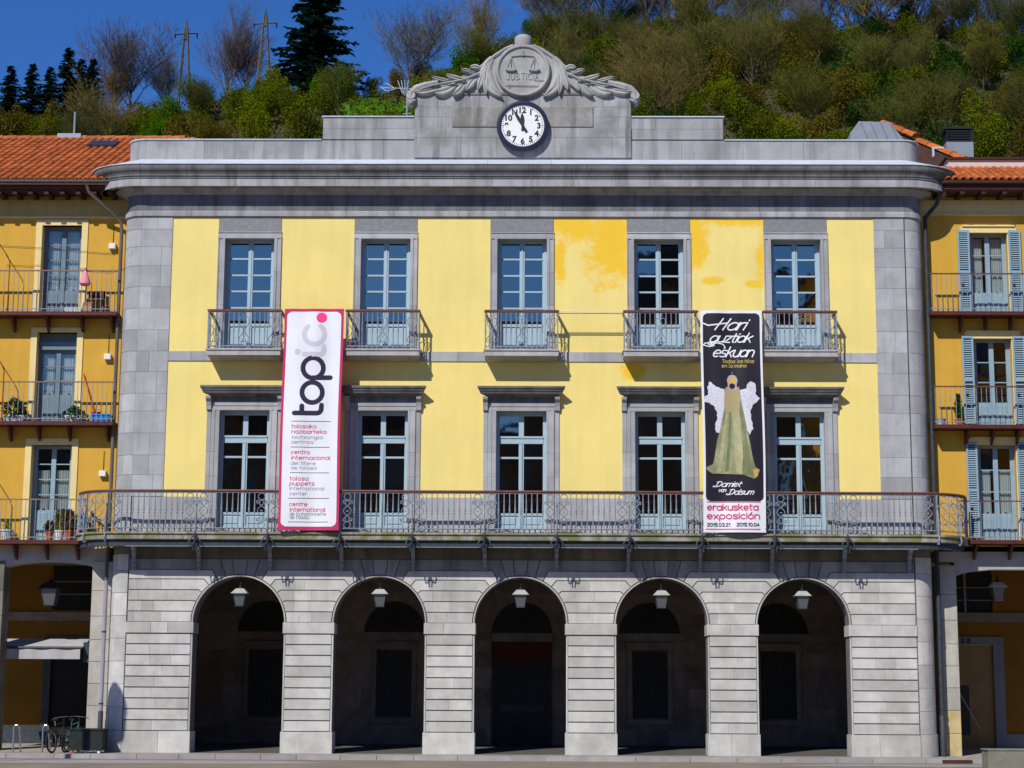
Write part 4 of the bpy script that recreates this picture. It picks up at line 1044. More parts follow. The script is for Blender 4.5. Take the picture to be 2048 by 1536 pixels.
bpath([(0,0),(1,1)], .01, m_silver, 'thread', b2, f2, .009, lambda a, b_: zd(262, 446+a*12))
t2('Damiet', 170, 1145, 326, .085, .020, m_wink, .45, .15); t2('van', 186, 1176, 236, .06, .016, m_wink, .4, .15); t2('Dalsum', 250, 1192, 402, .085, .020, m_wink, .45, .15)
t2('erakusketa', 124, 1286, 428, .105, .026, m_mag, 0, .25); t2('exposición', 124, 1338, 438, .105, .026, m_mag, 0, .25)
t2('2015.03.21', 126, 1383, 262, .056, .017, m_ink, 0, .25); t2('2015.10.04', 302, 1382, 438, .056, .017, m_ink, 0, .25)
for y_ in (1237, 1400): bpath([(0,0),(.5,0),(1,0)], .020, m_mag, 'rule', b2, f2, .007, lambda a, b_, y_=y_: zd(120+a*322, y_))

for bb_, (xa, xb) in ((bn, (XL, XR)), (b2, (X2L, X2R))):
    L0 = Vector(bb_.location)
    for xx in (xa+.03, xb-.03):
        for zt_, yt_ in ((11.15, -.47), (5.60, -.64)):
            mk('tie', MB().tube([Vector((xx, -.60 if zt_ > 8 else -.80, zt_))-L0, Vector((xx+(.08 if xx > (xa+xb)/2 else -.08), yt_, zt_+.02))-L0], .008, 4), m_potrope, bb_)
# ------------------------------------------------------------------ hanging lanterns
m_lamp_roof = M('pale_lantern_roof', (.36,.37,.34), rough=.6, var=.1, scale=8); m_lamp_glass = glassmat('lantern_glass', .08, (.09,.10,.12), rough=.25, trans=False)
def lantern(label, loc, s=1.0, roofmat=None, group='lanterns hanging under the arches'):
    L = thing('hanging_lantern', label, 'lantern', loc, 0, group)
    def fr(x0, z0, x1, z1): return [(-x0,-x0,z0),(x0,-x0,z0),(x0,x0,z0),(-x0,x0,z0),(-x1,-x1,z1),(x1,-x1,z1),(x1,x1,z1),(-x1,x1,z1)]
    F6 = [(3,2,1,0),(4,5,6,7),(0,1,5,4),(1,2,6,5),(2,3,7,6),(3,0,4,7)]
    mk('lantern_roof', MB().add(fr(.215*s,-.12*s,.11*s,.0), F6).add(fr(.225*s,-.135*s,.225*s,-.12*s), F6), roofmat or m_lamp_roof, L)
    mk('glass', MB().add(fr(.105*s,-.46*s,.165*s,-.137*s), F6), m_lamp_glass, L)
    fb_ = MB()
    for sx in (-1, 1):
        for sy in (-1, 1): fb_.bar((sx*.107*s, sy*.107*s, -.46*s), (sx*.168*s, sy*.168*s, -.14*s), .016*s)
    fb_.add(fr(.115*s,-.48*s,.115*s,-.455*s), F6); mk('frame', fb_, m_irond, L)
    fin_ = MB().lathe([(.09*s,.0),(.07*s,.03),(.02*s,.07),(.015*s,.12),(.03*s,.14),(.008*s,.17),(.008,.36*s)], 8)
    mk('finial', fin_, m_black, L)
    return L
for c, w_ in zip(cen, ('leftmost arch', 'arch left of the entrance', 'middle arch in front of the entrance', 'arch right of the entrance', 'rightmost arch')):
    lantern('pale roofed glass lantern hanging in the '+w_, (c, .14, 4.09), .93)
lantern('dark roofed glass lantern under the pale beam of the left arcade above the awning', (-12.3, 1.5, 4.30), 1.25, m_black, None)
lantern('glass lantern under the right arcade beside the dark upper window', (12.37, 1.5, 4.42), 1.0, m_lamp_roof, None)

# ------------------------------------------------------------------ neighbours
YN = .70; YBAL = .22
def bal_floor(par, x0, x1, z, hr_z, spacing, nx_br, left, clip_in=None):
    b = mk('balcony', MB().box(x0, x1, YBAL, YN, z-.045, z+.0).box(x0, x1, YBAL-.02, YN, z-.10, z-.047), m_brownp, par)
    mk('handrail', MB().box(x0, x1, YBAL+.0, YBAL+.045, hr_z-.03, hr_z), m_rail if not left else M('grey_handrail', (.23,.15,.12), rough=.6, var=.2), b)
    mk('lower_rail', MB().box(x0, x1, YBAL+.01, YBAL+.03, z+.06, z+.08), m_iron, b)
    bm = MB().lathe([(.009,0),(.009,.42),(.015,.45),(.009,.48),(.009,.60),(.015,.63),(.009,.66),(.009,hr_z-z-.03)], 4)
    b0_ = None; x = x0+.05 if not left else x1-.05; k = 0
    while x0 < x < x1:
        if b0_ is None: b0_ = mk('baluster', bm, m_iron, b, (x, YBAL+.02, z))
        else: inst(b0_, b, (x, YBAL+.02, z))
        x += spacing*(-1 if left else 1); k += 1
        if k > 60: break
    for bxx in nx_br:
        mk('bracket', MB().add([(bxx-.03,YN,z-.11),(bxx+.03,YN,z-.11),(bxx+.03,YBAL+.05,z-.11),(bxx-.03,YBAL+.05,z-.11),(bxx-.03,YN,z-.48),(bxx+.03,YN,z-.48),(bxx+.03,YN-.06,z-.46),(bxx-.03,YN-.06,z-.46)], [(0,1,2,3),(7,6,5,4),(0,3,7,4),(1,5,6,2),(2,6,7,3),(0,4,5,1)]), m_brownp, b)
    return b
def walls(par, sd, x_in, x_out, o0, o1, ops, zt):
    """rendered wall with one column of openings (ops: z0,z1), split so that nothing covers an opening"""
    for a, b_ in ((x_in, o0), (o1, x_out)):
        mk('wall', MB().box(*sorted((sd*a, sd*b_)), YN, YN+.35, 5.15, zt), m_orange, par)
    z = 5.15
    for z0, z1 in ops+[(zt, None)]:
        if z0 > z: mk('wall', MB().box(*sorted((sd*o0, sd*o1)), YN, YN+.35, z, z0), m_orange, par)
        z = z1
def nwindow(par, sd, o0, o1, z0, z1, rows, mat, kick, curtain, ymid=.95, transom=None):
    f = MB(); xa, xb = sorted((sd*o0, sd*o1)); y = ymid; xm = (xa+xb)/2
    f.box(xa, xa+.06, y, y+.06, z0, z1).box(xb-.06, xb, y, y+.06, z0, z1).box(xa+.06, xb-.06, y, y+.06, z1-.07, z1)
    f.box(xm-.06, xm+.06, y-.01, y+.05, z0, z1-.07); f.box(xa+.06, xa+.11, y+.005, y+.05, z0, z1-.07).box(xb-.11, xb-.06, y+.005, y+.05, z0, z1-.07)
    f.box(xa+.1, xb-.1, y+.01, y+.05, z0, kick)
    for s in (0, 1):
        p0, p1 = ((xa+.15, xm-.1), (xm+.1, xb-.15))[s]; f.stone([(p0, z0+.1), (p1, z0+.1), (p1, kick-.06), (p0, kick-.06)], y-.002, y+.03, .015)
    zs = [kick+(z1-.07-kick)*k/rows for k in range(rows+1)]
    if transom: f.box(xa+.1, xb-.1, y-.005, y+.05, transom-.04, transom+.04)
    for zz_ in zs[1:-1]: f.box(xa+.1, xb-.1, y+.008, y+.045, zz_-.014, zz_+.014)
    w = mk('window', f, mat, par)
    for s in (0, 1):
        p0, p1 = ((xa+.11, xm-.06), (xm+.06, xb-.11))[s]
        for k in range(rows): mk('pane', MB().box(p0, p1, y+.025, y+.03, zs[k]+.014, zs[k+1]-.014), m_glass_n, w)
        if curtain:
            cb = MB(); n = 26
            c0, c1 = (p0-.03, p1+.0-.06*(s == 0)) ; lo = kick+.02 if curtain == 'full' else kick+.02
            cb.grid(lambda u, v: (c0+(c1-c0)*u, y+.10+.018*math.sin(u*34+s), lo+((z1-.10 if curtain == 'full' else z1-.62)-lo)*v+(.03*math.sin(u*12) if v == 0 else 0)), n, 1)
            mk('curtain', cb, m_curtain, w, smooth='all')
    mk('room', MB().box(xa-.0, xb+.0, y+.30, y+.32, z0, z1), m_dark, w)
    return w
LB = thing('apartment_building', 'ochre apartment building with three balconies and a large orange tiled roof on the left', 'building')
ops = [(5.35, 7.82), (8.42, 10.81), (11.30, 13.71)]
walls(LB, -1, 10.47, 14.8, 11.70, 12.76, ops, 14.75); walls(LB, -1, 14.8, 22, 16.20, 17.26, ops, 14.75)
for (z0, z1), ztop, in zip(ops, (7.99, 10.94, 13.86)):
    mk('surround', MB().box(-12.92, -12.758, YN-.03, YN+.2, z0, ztop).box(-11.702, -11.54, YN-.03, YN+.2, z0, ztop).box(-12.757, -11.703, YN-.03, YN+.2, z1, ztop), m_cream, LB)
m_crd = M('shaded_cream_band', (.50,.37,.13), rough=.9, var=.08, scale=2, streak=.3)  # darker copy of the cream, eave shade painted into it
mk('frieze_band', MB().box(-22, -10.47, YN-.02, YN, 13.95, 14.42), m_crd, LB); mk('frieze_band', MB().box(-22, -10.47, YN-.05, YN, 13.90, 13.948), m_cream, LB)
for (z0, z1), ztop in zip(ops, (7.99, 10.94, 13.86)):
    mk('surround', MB().box(-17.42, -17.258, YN-.03, YN+.2, z0, ztop).box(-16.202, -16.04, YN-.03, YN+.2, z0, ztop).box(-17.257, -16.203, YN-.03, YN+.2, z1, ztop), m_cream, LB)
    nwindow(LB, -1, 16.20, 17.26, z0, z1, 4, m_greydoor, z0+.8, 'full')
nwindow(LB, -1, 11.70, 12.76, 11.30, 13.71, 4, m_greydoor, 12.0, 'full'); nwindow(LB, -1, 11.70, 12.76, 8.42, 10.38, 3, m_greydoor, 9.2, 'full'); nwindow(LB, -1, 11.70, 12.76, 5.35, 7.82, 4, m_shutter, 6.15, 'part')
mk('shutter_box', MB().box(-12.74, -11.72, .86, 1.0, 10.38, 10.60).box(-12.74, -11.72, .95, 1.05, 10.6, 10.81), m_greydoor, LB)
bal_floor(LB, -22, -10.58, 11.28, 12.39, .128, (-13.0-.35, -12.45, -11.55, -10.75), True)
bal_floor(LB, -22, -10.56, 8.385, 9.43, .128, (-13.3, -12.55, -11.75, -10.75), True)
bal_floor(LB, -22, -11.12, 5.315, 6.37, .128, (-13.0, -12.2, -11.4), True)
# eave, roof, tiles
sl_a = math.atan2(3.05, 6.1); 
mk('eave_soffit', MB().box(-22, -10.62, .02, YN, 14.50, 14.56), m_soff, LB)
for k in range(12): mk('rafter', MB().box(-10.85-k*.42-.06, -10.85-k*.42+.06, .05, YN, 14.40, 14.50), m_soff, LB)
mk('fascia_board', MB().box(-22, -10.62, .0, .02, 14.52, 14.68), m_brownp, LB)
gt = MB().tube([(-22, -.07, 14.70), (-10.65, -.07, 14.70)], .07, 10); mk('gutter', gt, m_irond, LB, smooth=True)
mk('roof', MB().add([(-24,-.1,14.72),(-9.7,-.1,14.72),(-9.7,6.0,17.77),(-24,6.0,17.77),(-24,-.1,14.62),(-9.7,-.1,14.62),(-9.7,6.0,17.60),(-24,6.0,17.60)], [(0,1,2,3),(7,6,5,4),(0,4,5,1),(1,5,6,2),(2,6,7,3),(3,7,4,0)]), m_tile, LB)
def tile_mesh(w=.215, L=.50, h=.065):
    mb = MB(); n = 5
    for e, (yy, k) in enumerate(((0, 1.0), (L, .84))):
        for i in range(n+1):
            a = math.pi*i/n; mb.v.append((-math.cos(a)*w*.46*k, yy, math.sin(a)*h*k))
    for i in range(n): mb.f.append((i, i+1, i+n+2, i+n+1))
    b = len(mb.v)      # thick lower lip
    for i in range(n+1):
        a = math.pi*i/n; mb.v.append((-math.cos(a)*w*.38, 0, math.sin(a)*h*.75-.004))
    for i in range(n): mb.f.append((i+1, i, b+i, b+i+1))
    return mb
tm = tile_mesh(); tiles = []
for r_ in range(15):
    for c_ in range(45):
        d = .44*r_; x = -10.0-c_*.215; y = -.14+d*math.cos(sl_a); z = 14.73+d*math.sin(sl_a)
        lim = -13.95-2.0*(y/6)
        if x > -10.55+(0 if y < 1 else .5 if y < 3 else .75): continue
        tiles.append((0 if x > lim else 1, r_, x, y, z))
tiles.sort(key=lambda t: (t[0], t[1]))
t0 = None; rest = MB()
for i, (k, r_, x, y, z) in enumerate(tiles):
    jx, jz = rng.uniform(-.006, .006), rng.uniform(0, .008)
    if i < 298 and k == 0:
        if t0 is None: t0 = mk('roof_tile', tm, m_tile, LB, (x+jx, y, z+jz), rot=(sl_a-.03, 0, 0))
        else: inst(t0, LB, (x+jx, y, z+jz), (sl_a-.03+rng.uniform(-.012,.012), 0, rng.uniform(-.02,.02)))
    else:
        ca, sa = math.cos(sl_a-.03), math.sin(sl_a-.03)
        rest.add([(vx+x+jx, vy*ca-vz*sa+y, vy*sa+vz*ca+z+jz) for vx, vy, vz in tm.v], tm.f)
mk('roof_tiles', rest, m_tile, LB)['kind'] = 'stuff'
rd = None
for k in range(26):
    mb = MB(); x = -10.1-k*.42
    if rd is None:
        for e, xx in enumerate((0, -.44)):
            for i in range(6):
                a = math.pi*i/5; mb.v.append((xx, -math.cos(a)*.13*(1 if e == 0 else .85), math.sin(a)*.12*(1 if e == 0 else .85)))
        for i in range(5): mb.f.append((i, i+6, i+7, i+1))
        rd = mk('ridge_tile', mb, m_tile, LB, (x, 5.95, 17.72))
    else: inst(rd, LB, (x, 5.95, 17.72))
sk = mk('skylight', MB().box(-.40, .40, -.34, .34, .08, .14), m_irond, LB, (-12.2, 4.55, 17.05), rot=(sl_a, 0, 0))
mk('skylight_glass', MB().box(-.33, .33, -.27, .27, .142, .15), glassmat('skylight_glass', .5, (.03,.03,.04), trans=False), sk)
fl_ = mk('flue', MB().tube([(-13.45, 6.0, 17.8), (-13.45, 6.0, 18.58)], .032, 8), m_zinc, LB); mk('flue_base', MB().box(-13.9, -13.2, 5.8, 6.2, 17.72, 17.86), m_zinc, LB)
mk('ridge_flashing', MB().add([(-10.7,5.7,17.68),(-9.9,5.75,17.66),(-9.8,6.0,17.80),(-10.6,6.0,17.80)], [(0,1,2,3)]), m_zinc, LB)
# ground floor of the left building
mk('arcade_beam', MB().box(-22, -10.62, YN-.0, 1.2, 4.80, 5.15), m_nbeam, LB)
ar = MB(); 
for k in range(12):
    xa_, xb_ = -13.3+2.3*k/12, -13.3+2.3*(k+1)/12; fa = 4.80-.14*abs(2*k/12-1)**2.2; fb2 = 4.80-.14*abs(2*(k+1)/12-1)**2.2
    ar.prism([(xa_, fa), (xb_, fb2), (xb_, 4.801), (xa_, 4.801)], YN+.01, 1.19)
mk('arch_fillet', ar, m_nbeam, LB)
m_pl = M('pale_pier_stone', (.44,.42,.37), rough=.9, var=.12, scale=3, rnd=.08, streak=.3, stain=.3, bump=.2)
zz = [0, .57, 1.14, 1.7, 2.25, 2.8, 3.4, 4.05, 4.80]
for j in range(8):
    mk('pier_stone', MB().stone([(-11.02, zz[j]+.004), (-10.50, zz[j]+.004), (-10.50, zz[j+1]-.004), (-11.02, zz[j+1]-.004)], .66, 1.25, .008), m_pl, LB)
    mk('pier_stone', MB().stone([(-13.80, zz[j]+.004), (-13.30, zz[j]+.004), (-13.30, zz[j+1]-.004), (-13.80, zz[j+1]-.004)], .66, 1.25, .008), m_band, LB)  # shade put into the colour: far pier darker than the near one
YW = 4.5
mk('arcade_ceiling', MB().box(-22, -10.45, 1.2, YW+.5, 4.95, 5.10), m_arc, LB)
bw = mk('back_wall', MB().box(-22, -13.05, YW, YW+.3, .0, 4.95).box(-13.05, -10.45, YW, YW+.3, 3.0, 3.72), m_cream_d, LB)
mk('plinth', MB().box(-22, -13.15, YW-.03, YW, .0, .55), m_irond, LB)
mk('string_course', MB().box(-22, -10.45, YW-.06, YW-.0, 3.42, 3.66), m_arc, LB)
mk('door_frame', MB().box(-13.2, -13.0, YW-.04, YW, .08, 3.0).box(-13.0, -10.45, YW-.04, YW, 2.9, 3.0), m_irond, LB)
mk('shop_door', MB().box(-13.0, -10.45, YW+.05, YW+.1, .08, 2.9), m_dark, LB)
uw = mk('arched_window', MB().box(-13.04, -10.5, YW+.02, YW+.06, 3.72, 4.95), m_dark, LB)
for z in (4.15, 4.5): mk('glazing_bar', MB().box(-13.04, -11.0, YW-.0, YW+.02, z-.012, z+.012), m_greydoor, uw)
mk('side_wall', MB().box(-22, -21.7, .7, 12, 0, 15), m_orange, LB)
aw = thing('shop_awning', 'pale grey fabric awning over the shop door in the left arcade', 'awning', (-12.65, 1.25, 2.56))
mk('fabric', MB().add([(-1.9,.0,.06),(1.30,.0,.06),(1.26,.95,.30),(-1.9,.95,.30),(-1.9,.0,.04),(1.30,.0,.04),(1.26,.95,.28),(-1.9,.95,.28)], [(0,1,2,3),(7,6,5,4),(0,4,5,1),(1,5,6,2),(3,7,4,0)]), m_nbeam, aw)
mk('front_bar', MB().tube([(-1.9,-.02,.05),(1.30,-.02,.05)], .035, 8), m_irond, aw)
vl = MB().grid(lambda u, v: (-1.9+3.16*u, -.02+.012*math.sin(u*30), -.24+.27*v), 60, 2); mk('valance', vl, m_nbeam, aw, smooth='all')
mk('arm', MB().tube([(1.2,0,.04),(.6,.6,.05),(1.2,1.1,.1)], .02, 6), m_irond, aw); mk('wall_bracket', MB().box(1.28, 1.44, .2, 1.2, -.32, .2), m_irond, aw)

# right building
RB = thing('apartment_building', 'ochre apartment building with blue louvred shutters and a low tiled eave on the right', 'building')
opsr = [(5.44, 7.91), (8.40, 10.71), (11.36, 13.55)]
walls(RB, 1, 10.47, 14.9, 11.80, 12.78, opsr, 14.78); walls(RB, 1, 14.9, 22, 16.30, 17.28, opsr, 14.78)
mk('frieze_band', MB().box(10.47, 22, YN-.02, YN, 14.06, 14.44), m_cream, RB); mk('frieze_band', MB().box(10.47, 22, YN-.06, YN, 14.02, 14.058), m_cream, RB)
for (z0, z1) in opsr:
    mk('surround', MB().box(11.56, 13.02, YN-.05, YN, z1+.001, z1+.16).box(11.60, 12.98, YN-.09, YN, z1+.161, z1+.20), m_cream, RB)
    mk('surround', MB().box(11.70, 11.80, YN-.02, YN, z0, z1).box(12.78, 12.88, YN-.02, YN, z0, z1), m_cream, RB)
for z0, z1 in opsr: nwindow(RB, 1, 16.30, 17.28, z0, z1, 3, m_shutter, z0+.65, 'full', .88)
nwindow(RB, 1, 11.80, 12.78, 11.36, 13.55, 3, m_shutter, 11.98, 'full', .88); nwindow(RB, 1, 11.80, 12.78, 8.40, 10.71, 3, m_shutter, 9.05, None, .88); nwindow(RB, 1, 11.80, 12.78, 5.44, 7.91, 3, m_shutter, 6.15, 'part', .88)
def shutter(par, x0, x1, z0, z1, y):
    s = mk('shutter', MB().box(x0, x0+.045, y-.035, y, z0, z1).box(x1-.045, x1, y-.035, y, z0, z1).box(x0+.045, x1-.045, y-.033, y, z1-.07, z1).box(x0+.045, x1-.045, y-.033, y, z0, z0+.08).box(x0+.045, x1-.045, y-.033, y, (z0+z1)/2-.05, (z0+z1)/2+.03), m_shutter, par)
    sm_ = MB().add([(0,-.028,0),(x1-x0-.09,-.028,0),(x1-x0-.09,-.004,.03),(0,-.004,.03),(0,-.022,-.004),(x1-x0-.09,-.022,-.004)], [(0,1,2,3),(1,0,4,5)])
    mk('backing', MB().box(x0+.045, x1-.045, y-.004, y-.001, z0+.08, z1-.07), m_irond, s)
    z = z0+.09; s0_ = None
    while z < z1-.10:
        if not ((z0+z1)/2-.085 < z < (z0+z1)/2+.03):
            if s0_ is None: s0_ = mk('louvre', sm_, m_shutter, s, (x0+.045, y, z))
            else: inst(s0_, s, (x0+.045, y, z))
        z += .058
    mk('catch', MB().box(x0+.05, x0+.12, y-.06, y-.035, z0+.75, z0+.79), m_black, s)
for z0, z1, dx in ((11.38, 13.62, 0), (8.46, 10.78, .02), (5.5, 7.98, .03)):
    shutter(RB, 11.46+dx, 11.775, z0, z1, YN-.03); shutter(RB, 12.80, 13.12, z0, z1, YN-.03)
bal_floor(RB, 10.60, 22, 11.345, 12.36, .132, (11.45, 12.1, 12.75), False)
bal_floor(RB, 10.60, 22, 8.375, 9.38, .132, (11.5, 12.15, 12.8), False)
bal_floor(RB, 11.13, 22, 5.415, 6.42, .132, (11.6, 12.5, 13.2), False)
mk('eave_soffit', MB().box(10.62, 22, .02, YN, 14.52, 14.60), m_soff, RB)
for k in range(8): mk('rafter', MB().box(10.95+k*.55-.06, 10.95+k*.55+.06, .04, YN, 14.44, 14.52), m_soff, RB)
mk('fascia_board', MB().box(10.62, 22, .0, .02, 14.55, 14.72), m_brownp, RB); mk('gutter', MB().tube([(10.7,-.05,14.72),(22,-.05,14.72)], .06, 10), m_soff, RB, smooth=True)
slr = math.atan2(.78, 1.6)
mk('roof', MB().add([(10.7,-.1,14.77),(22,-.1,14.77),(22,1.5,15.55),(10.7,1.5,15.55)], [(0,1,2,3)]), m_tile, RB)
for r_ in range(5):
    for c_ in range(22): inst(t0, RB, (10.92+c_*.2, -.12+.34*r_*math.cos(slr), 14.79+.34*r_*math.sin(slr)), (slr-.03, 0, rng.uniform(-.02,.02)), (.93, .9, 1))
mk('upper_wall', MB().box(11.45, 22, 1.52, 1.9, 15.3, 15.80), M('pale_pink_render', (.62,.50,.44), rough=.9, var=.05), RB); mk('upper_roof_edge', MB().box(11.4, 22, 1.45, 2.2, 15.802, 15.86), m_soff, RB)
p0, p1 = Vector((10.45, 5.0, 17.93)), Vector((12.25, 2.2, 16.02)); dirv = (p1-p0).normalized()
mk('hip_roof', MB().add([tuple(p0+Vector((0,0,-.08))), tuple(p1+Vector((0,0,-.08))), (9.8,2.4,15.5), (9.6,5,16.6), (11.9,4.6,15.6)], [(0,1,2,3),(0,4,1)]), m_soff, RB)
for k in range(7):
    mb = MB(); a0_ = p0+dirv*(.50*k+(.12 if k > 2 else 0)); a1_ = a0_+dirv*.53; 
    if k > 2: a0_ = a0_-Vector((0,0,.10)); a1_ = a1_-Vector((0,0,.10))
    sidev = dirv.cross(Vector((0,0,1))).normalized(); upv = sidev.cross(dirv)
    for e, (q, k_) in enumerate(((a0_, .85), (a1_, 1.0))):
        for i in range(6):
            a = math.pi*i/5; mb.v.append(tuple(q+sidev*(-math.cos(a))*.17*k_+upv*math.sin(a)*.13*k_))
    for i in range(5): mb.f.append((i, i+1, i+7, i+6))
    mb.f.append((11,10,9,8,7,6)); mk('ridge_tile', mb, m_tile, RB)
dm = mk('dormer', MB().prism([(9.25,16.6),(10.75,16.6),(10.75,17.03),(10.35,17.52),(9.50,17.55),(9.25,17.2)], 3.6, 5.2), m_zinc, RB)
for k in range(4): mk('seam', MB().bar((9.55+k*.28, 3.58, 17.50), (9.75+k*.28, 3.58, 17.0), .018), m_zinc, dm)
def louvchim(x0, x1, y0, y1, z0, zm, z1):
    ch = mk('chimney', MB().box(x0, x1, y0, y1, z0, zm), m_zinc, RB); mk('louvre_cap', MB().box(x0-.02, x1+.02, y0-.02, y1+.02, z1-.06, z1).box(x0+.06, x1-.06, y0+.06, y1-.06, zm, z1-.06), m_black, ch)
    n = int((z1-zm-.05)/.07)
    for k in range(n): mk('louvre', MB().box(x0-.01, x1+.01, y0-.01, y0+.03, zm+.02+k*.07, zm+.055+k*.07), m_black, ch)
louvchim(10.28, 11.0, 5.8, 6.5, 16.9, 17.75, 18.25); louvchim(12.28, 13.06, 5.0, 5.7, 16.2, 17.38, 17.83)
mk('side_wall', MB().box(21.7, 22, .7, 12, 0, 15), m_orange, RB)
mk('vent_pipe', MB().box(11.02, 11.32, 1.2, 1.3, 16.02, 16.06).box(11.02, 11.06, 1.2, 1.3, 15.8, 16.02), m_lead, RB)
# right ground floor
mk('arcade_beam', MB().box(10.62, 22, YN-.0, 1.2, 4.88, 5.28), m_nbeam, RB); 
mk('arcade_spandrel', MB().prism([(11.10,4.50),(11.25,4.58),(11.6,4.66),(12.1,4.70),(14,4.70),(14,4.881),(11.10,4.881)], YN+.01, 1.19), m_nbeam, RB)
for j in range(8):
    mk('pier_stone', MB().stone([(10.62, zz[j]+.004), (11.12, zz[j]+.004), (11.12, zz[j+1]-.004), (10.62, zz[j+1]-.004)], .66, 1.25, .008), m_pl if j > 1 else M('yellowed_pier_stone', (.50,.40,.20), rough=.9, var=.2, scale=4, stain=.3), RB)
mk('arcade_ceiling', MB().box(10.45, 22, 1.2, YW+.5, 4.95, 5.10), m_arc, RB)
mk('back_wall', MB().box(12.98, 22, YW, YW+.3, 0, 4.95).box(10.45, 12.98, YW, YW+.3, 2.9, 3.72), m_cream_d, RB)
mk('string_course', MB().box(10.45, 22, YW-.06, YW, 3.50, 3.76), M('dim_band', (.16,.15,.13), rough=.9, var=.1), RB)
w_ = mk('upper_window', MB().box(10.5, 12.98, YW+.03, YW+.08, 3.76, 4.95), m_dark, RB)
for z in (4.1, 4.45): mk('glazing_bar', MB().box(11.5, 12.95, YW+.0, YW+.03, z-.012, z+.012), m_greydoor, w_)
mk('window_post', MB().box(12.20, 12.26, YW+.0, YW+.03, 3.76, 4.95), m_greydoor, w_)
m_fr = M('blue_grey_door_frame', (.15,.165,.20), rough=.8, var=.08)
mk('door_frame', MB().box(12.93, 13.22, YW-.06, YW, .08, 3.10).box(10.45, 12.93, YW-.06, YW, 2.88, 3.10), m_fr, RB)
dr_ = mk('door', MB().box(10.5, 12.93, YW+.02, YW+.06, .08, 2.88), m_wood, RB); mk('dark_slot', MB().box(11.97, 12.25, YW+.005, YW+.019, .45, 1.78), m_black, dr_)
mk('plinth', MB().box(13.22, 22, YW-.04, YW, 0, .48), m_fr, RB)
npl = mk('number_plate', MB().box(12.07, 12.31, YW-.075, YW-.061, 2.92, 3.05), m_black, RB)
t11 = MB(); text(t11, '11', 12.135, 2.945, .06, .016, lambda x, z, l: (x, YW-.077-l, z), gap=.5); mk('lettering', t11, m_nbeam, npl)
po = thing('leaning_pole', 'thin pale pole leaning across the brown door under the right arcade', 'pole', (12.15, 3.9, .08))
mk('shaft', MB().tube([(0.22,0,.55),(-.42,.1,1.75)], .014, 6), m_nbeam, po)
# downpipes
def pipe(label, pts, r, mat, lowmat=None, zlow=1.0, low=None):
    t = thing('downpipe', label, 'pipe', (pts[-1][0], pts[-1][1], 0)); L = Vector(t.location)
    P = [Vector(p)-L for p in pts]
    mk('pipe', MB().tube(P, r, 10), mat, t, smooth=True)
    if low: mk('lower_pipe', MB().lathe([(r*1.1,.9),(r*1.1,4.3)], 10, (P[-1].x, P[-1].y, 0)), low, t, smooth=True)
    for z in [q for q in (1.2, 3.0, 4.4, 6.9, 8.4, 9.9, 11.6, 13.2) if q < pts[-2][2]]: mk('clamp', MB().lathe([(r*1.25,-.02),(r*1.25,.02)], 10, (P[-1].x, P[-1].y, z)), m_irond, t)
    mk('iron_shoe', MB().lathe([(r*1.35,0.02),(r*1.35,zlow),(r*1.1,zlow+.02)], 10, (P[-1].x, P[-1].y, 0)), lowmat or m_irond, t, smooth=True)
pipe('zinc downpipe bending from the left roof gutter and running down beside the left stone corner', [(-11.45,-.05,14.66),(-11.4,.0,14.45),(-10.85,.35,13.95),(-10.62,.48,13.75),(-10.60,.50,13.5),(-10.60,.50,5.6),(-10.60,.42,4.5),(-10.60,.42,.02)], .048, M('brown_zinc', (.12,.105,.09), rough=.6, var=.2), low=M('lilac_grey_pipe', (.30,.29,.34), rough=.6, var=.1))
pipe('dark downpipe running down between the right stone corner and the ochre building', [(10.95,.0,14.6),(10.85,.2,14.2),(10.60,.48,13.9),(10.60,.50,13.5),(10.60,.50,5.6),(10.60,.42,4.5),(10.60,.42,.02)], .055, m_irond)

# opposite side of the square (seen only in the window glass)
m_shade = M('far_render', (.16,.13,.11), rough=.9, var=.2, scale=.5)
def opp(label, x0, x1, y0, y1, h, mat, facade_y):
    t = thing('opposite_building', label, 'building', ((x0+x1)/2, (y0+y1)/2, -.1)); L = Vector(t.location)
    mk('wall', MB().box(x0-L.x, x1-L.x, y0-L.y, y1-L.y, 0, h), mat, t); mk('roof', MB().prism([(x0-L.x-.6, h), (x1-L.x+.6, h), ((x1-x0)/2*.4, h+2.2), (-(x1-x0)/2*.4, h+2.2)], y0-L.y-.6, y1-L.y+.6), m_irond, t)
    w0_ = None
    for r_ in range(int(h/3.2)):
        for c_ in range(int((x1-x0)/3.4)):
            p_ = (x0-L.x+1.7+c_*3.4, y1-L.y, 1.2+r_*3.1)
            if w0_ is None: w0_ = mk('window', MB().box(-.6, .6, -.02, .03, 0, 2.0), m_greydoor, t, p_)
            else: inst(w0_, t, p_)
        for c_ in range(int((y1-y0)/3.4)):
            inst(w0_, t, (x0-L.x, y0-L.y+1.7+c_*3.4, 1.2+r_*3.1), (0, 0, R(90)))
opp('long dim building across the square opposite the town hall', -44, 3, -78, -62, 17, m_shade, 0)
opp('taller dim building across the square right of the long one', 3.2, 15.9, -78, -62, 25.5, m_shade, 0)
opp('tall bright orange house at the right side of the square', 16, 30, -62, -38, 24, M('bright_orange_render', (.90,.45,.04), rough=.9, var=.1), 0)
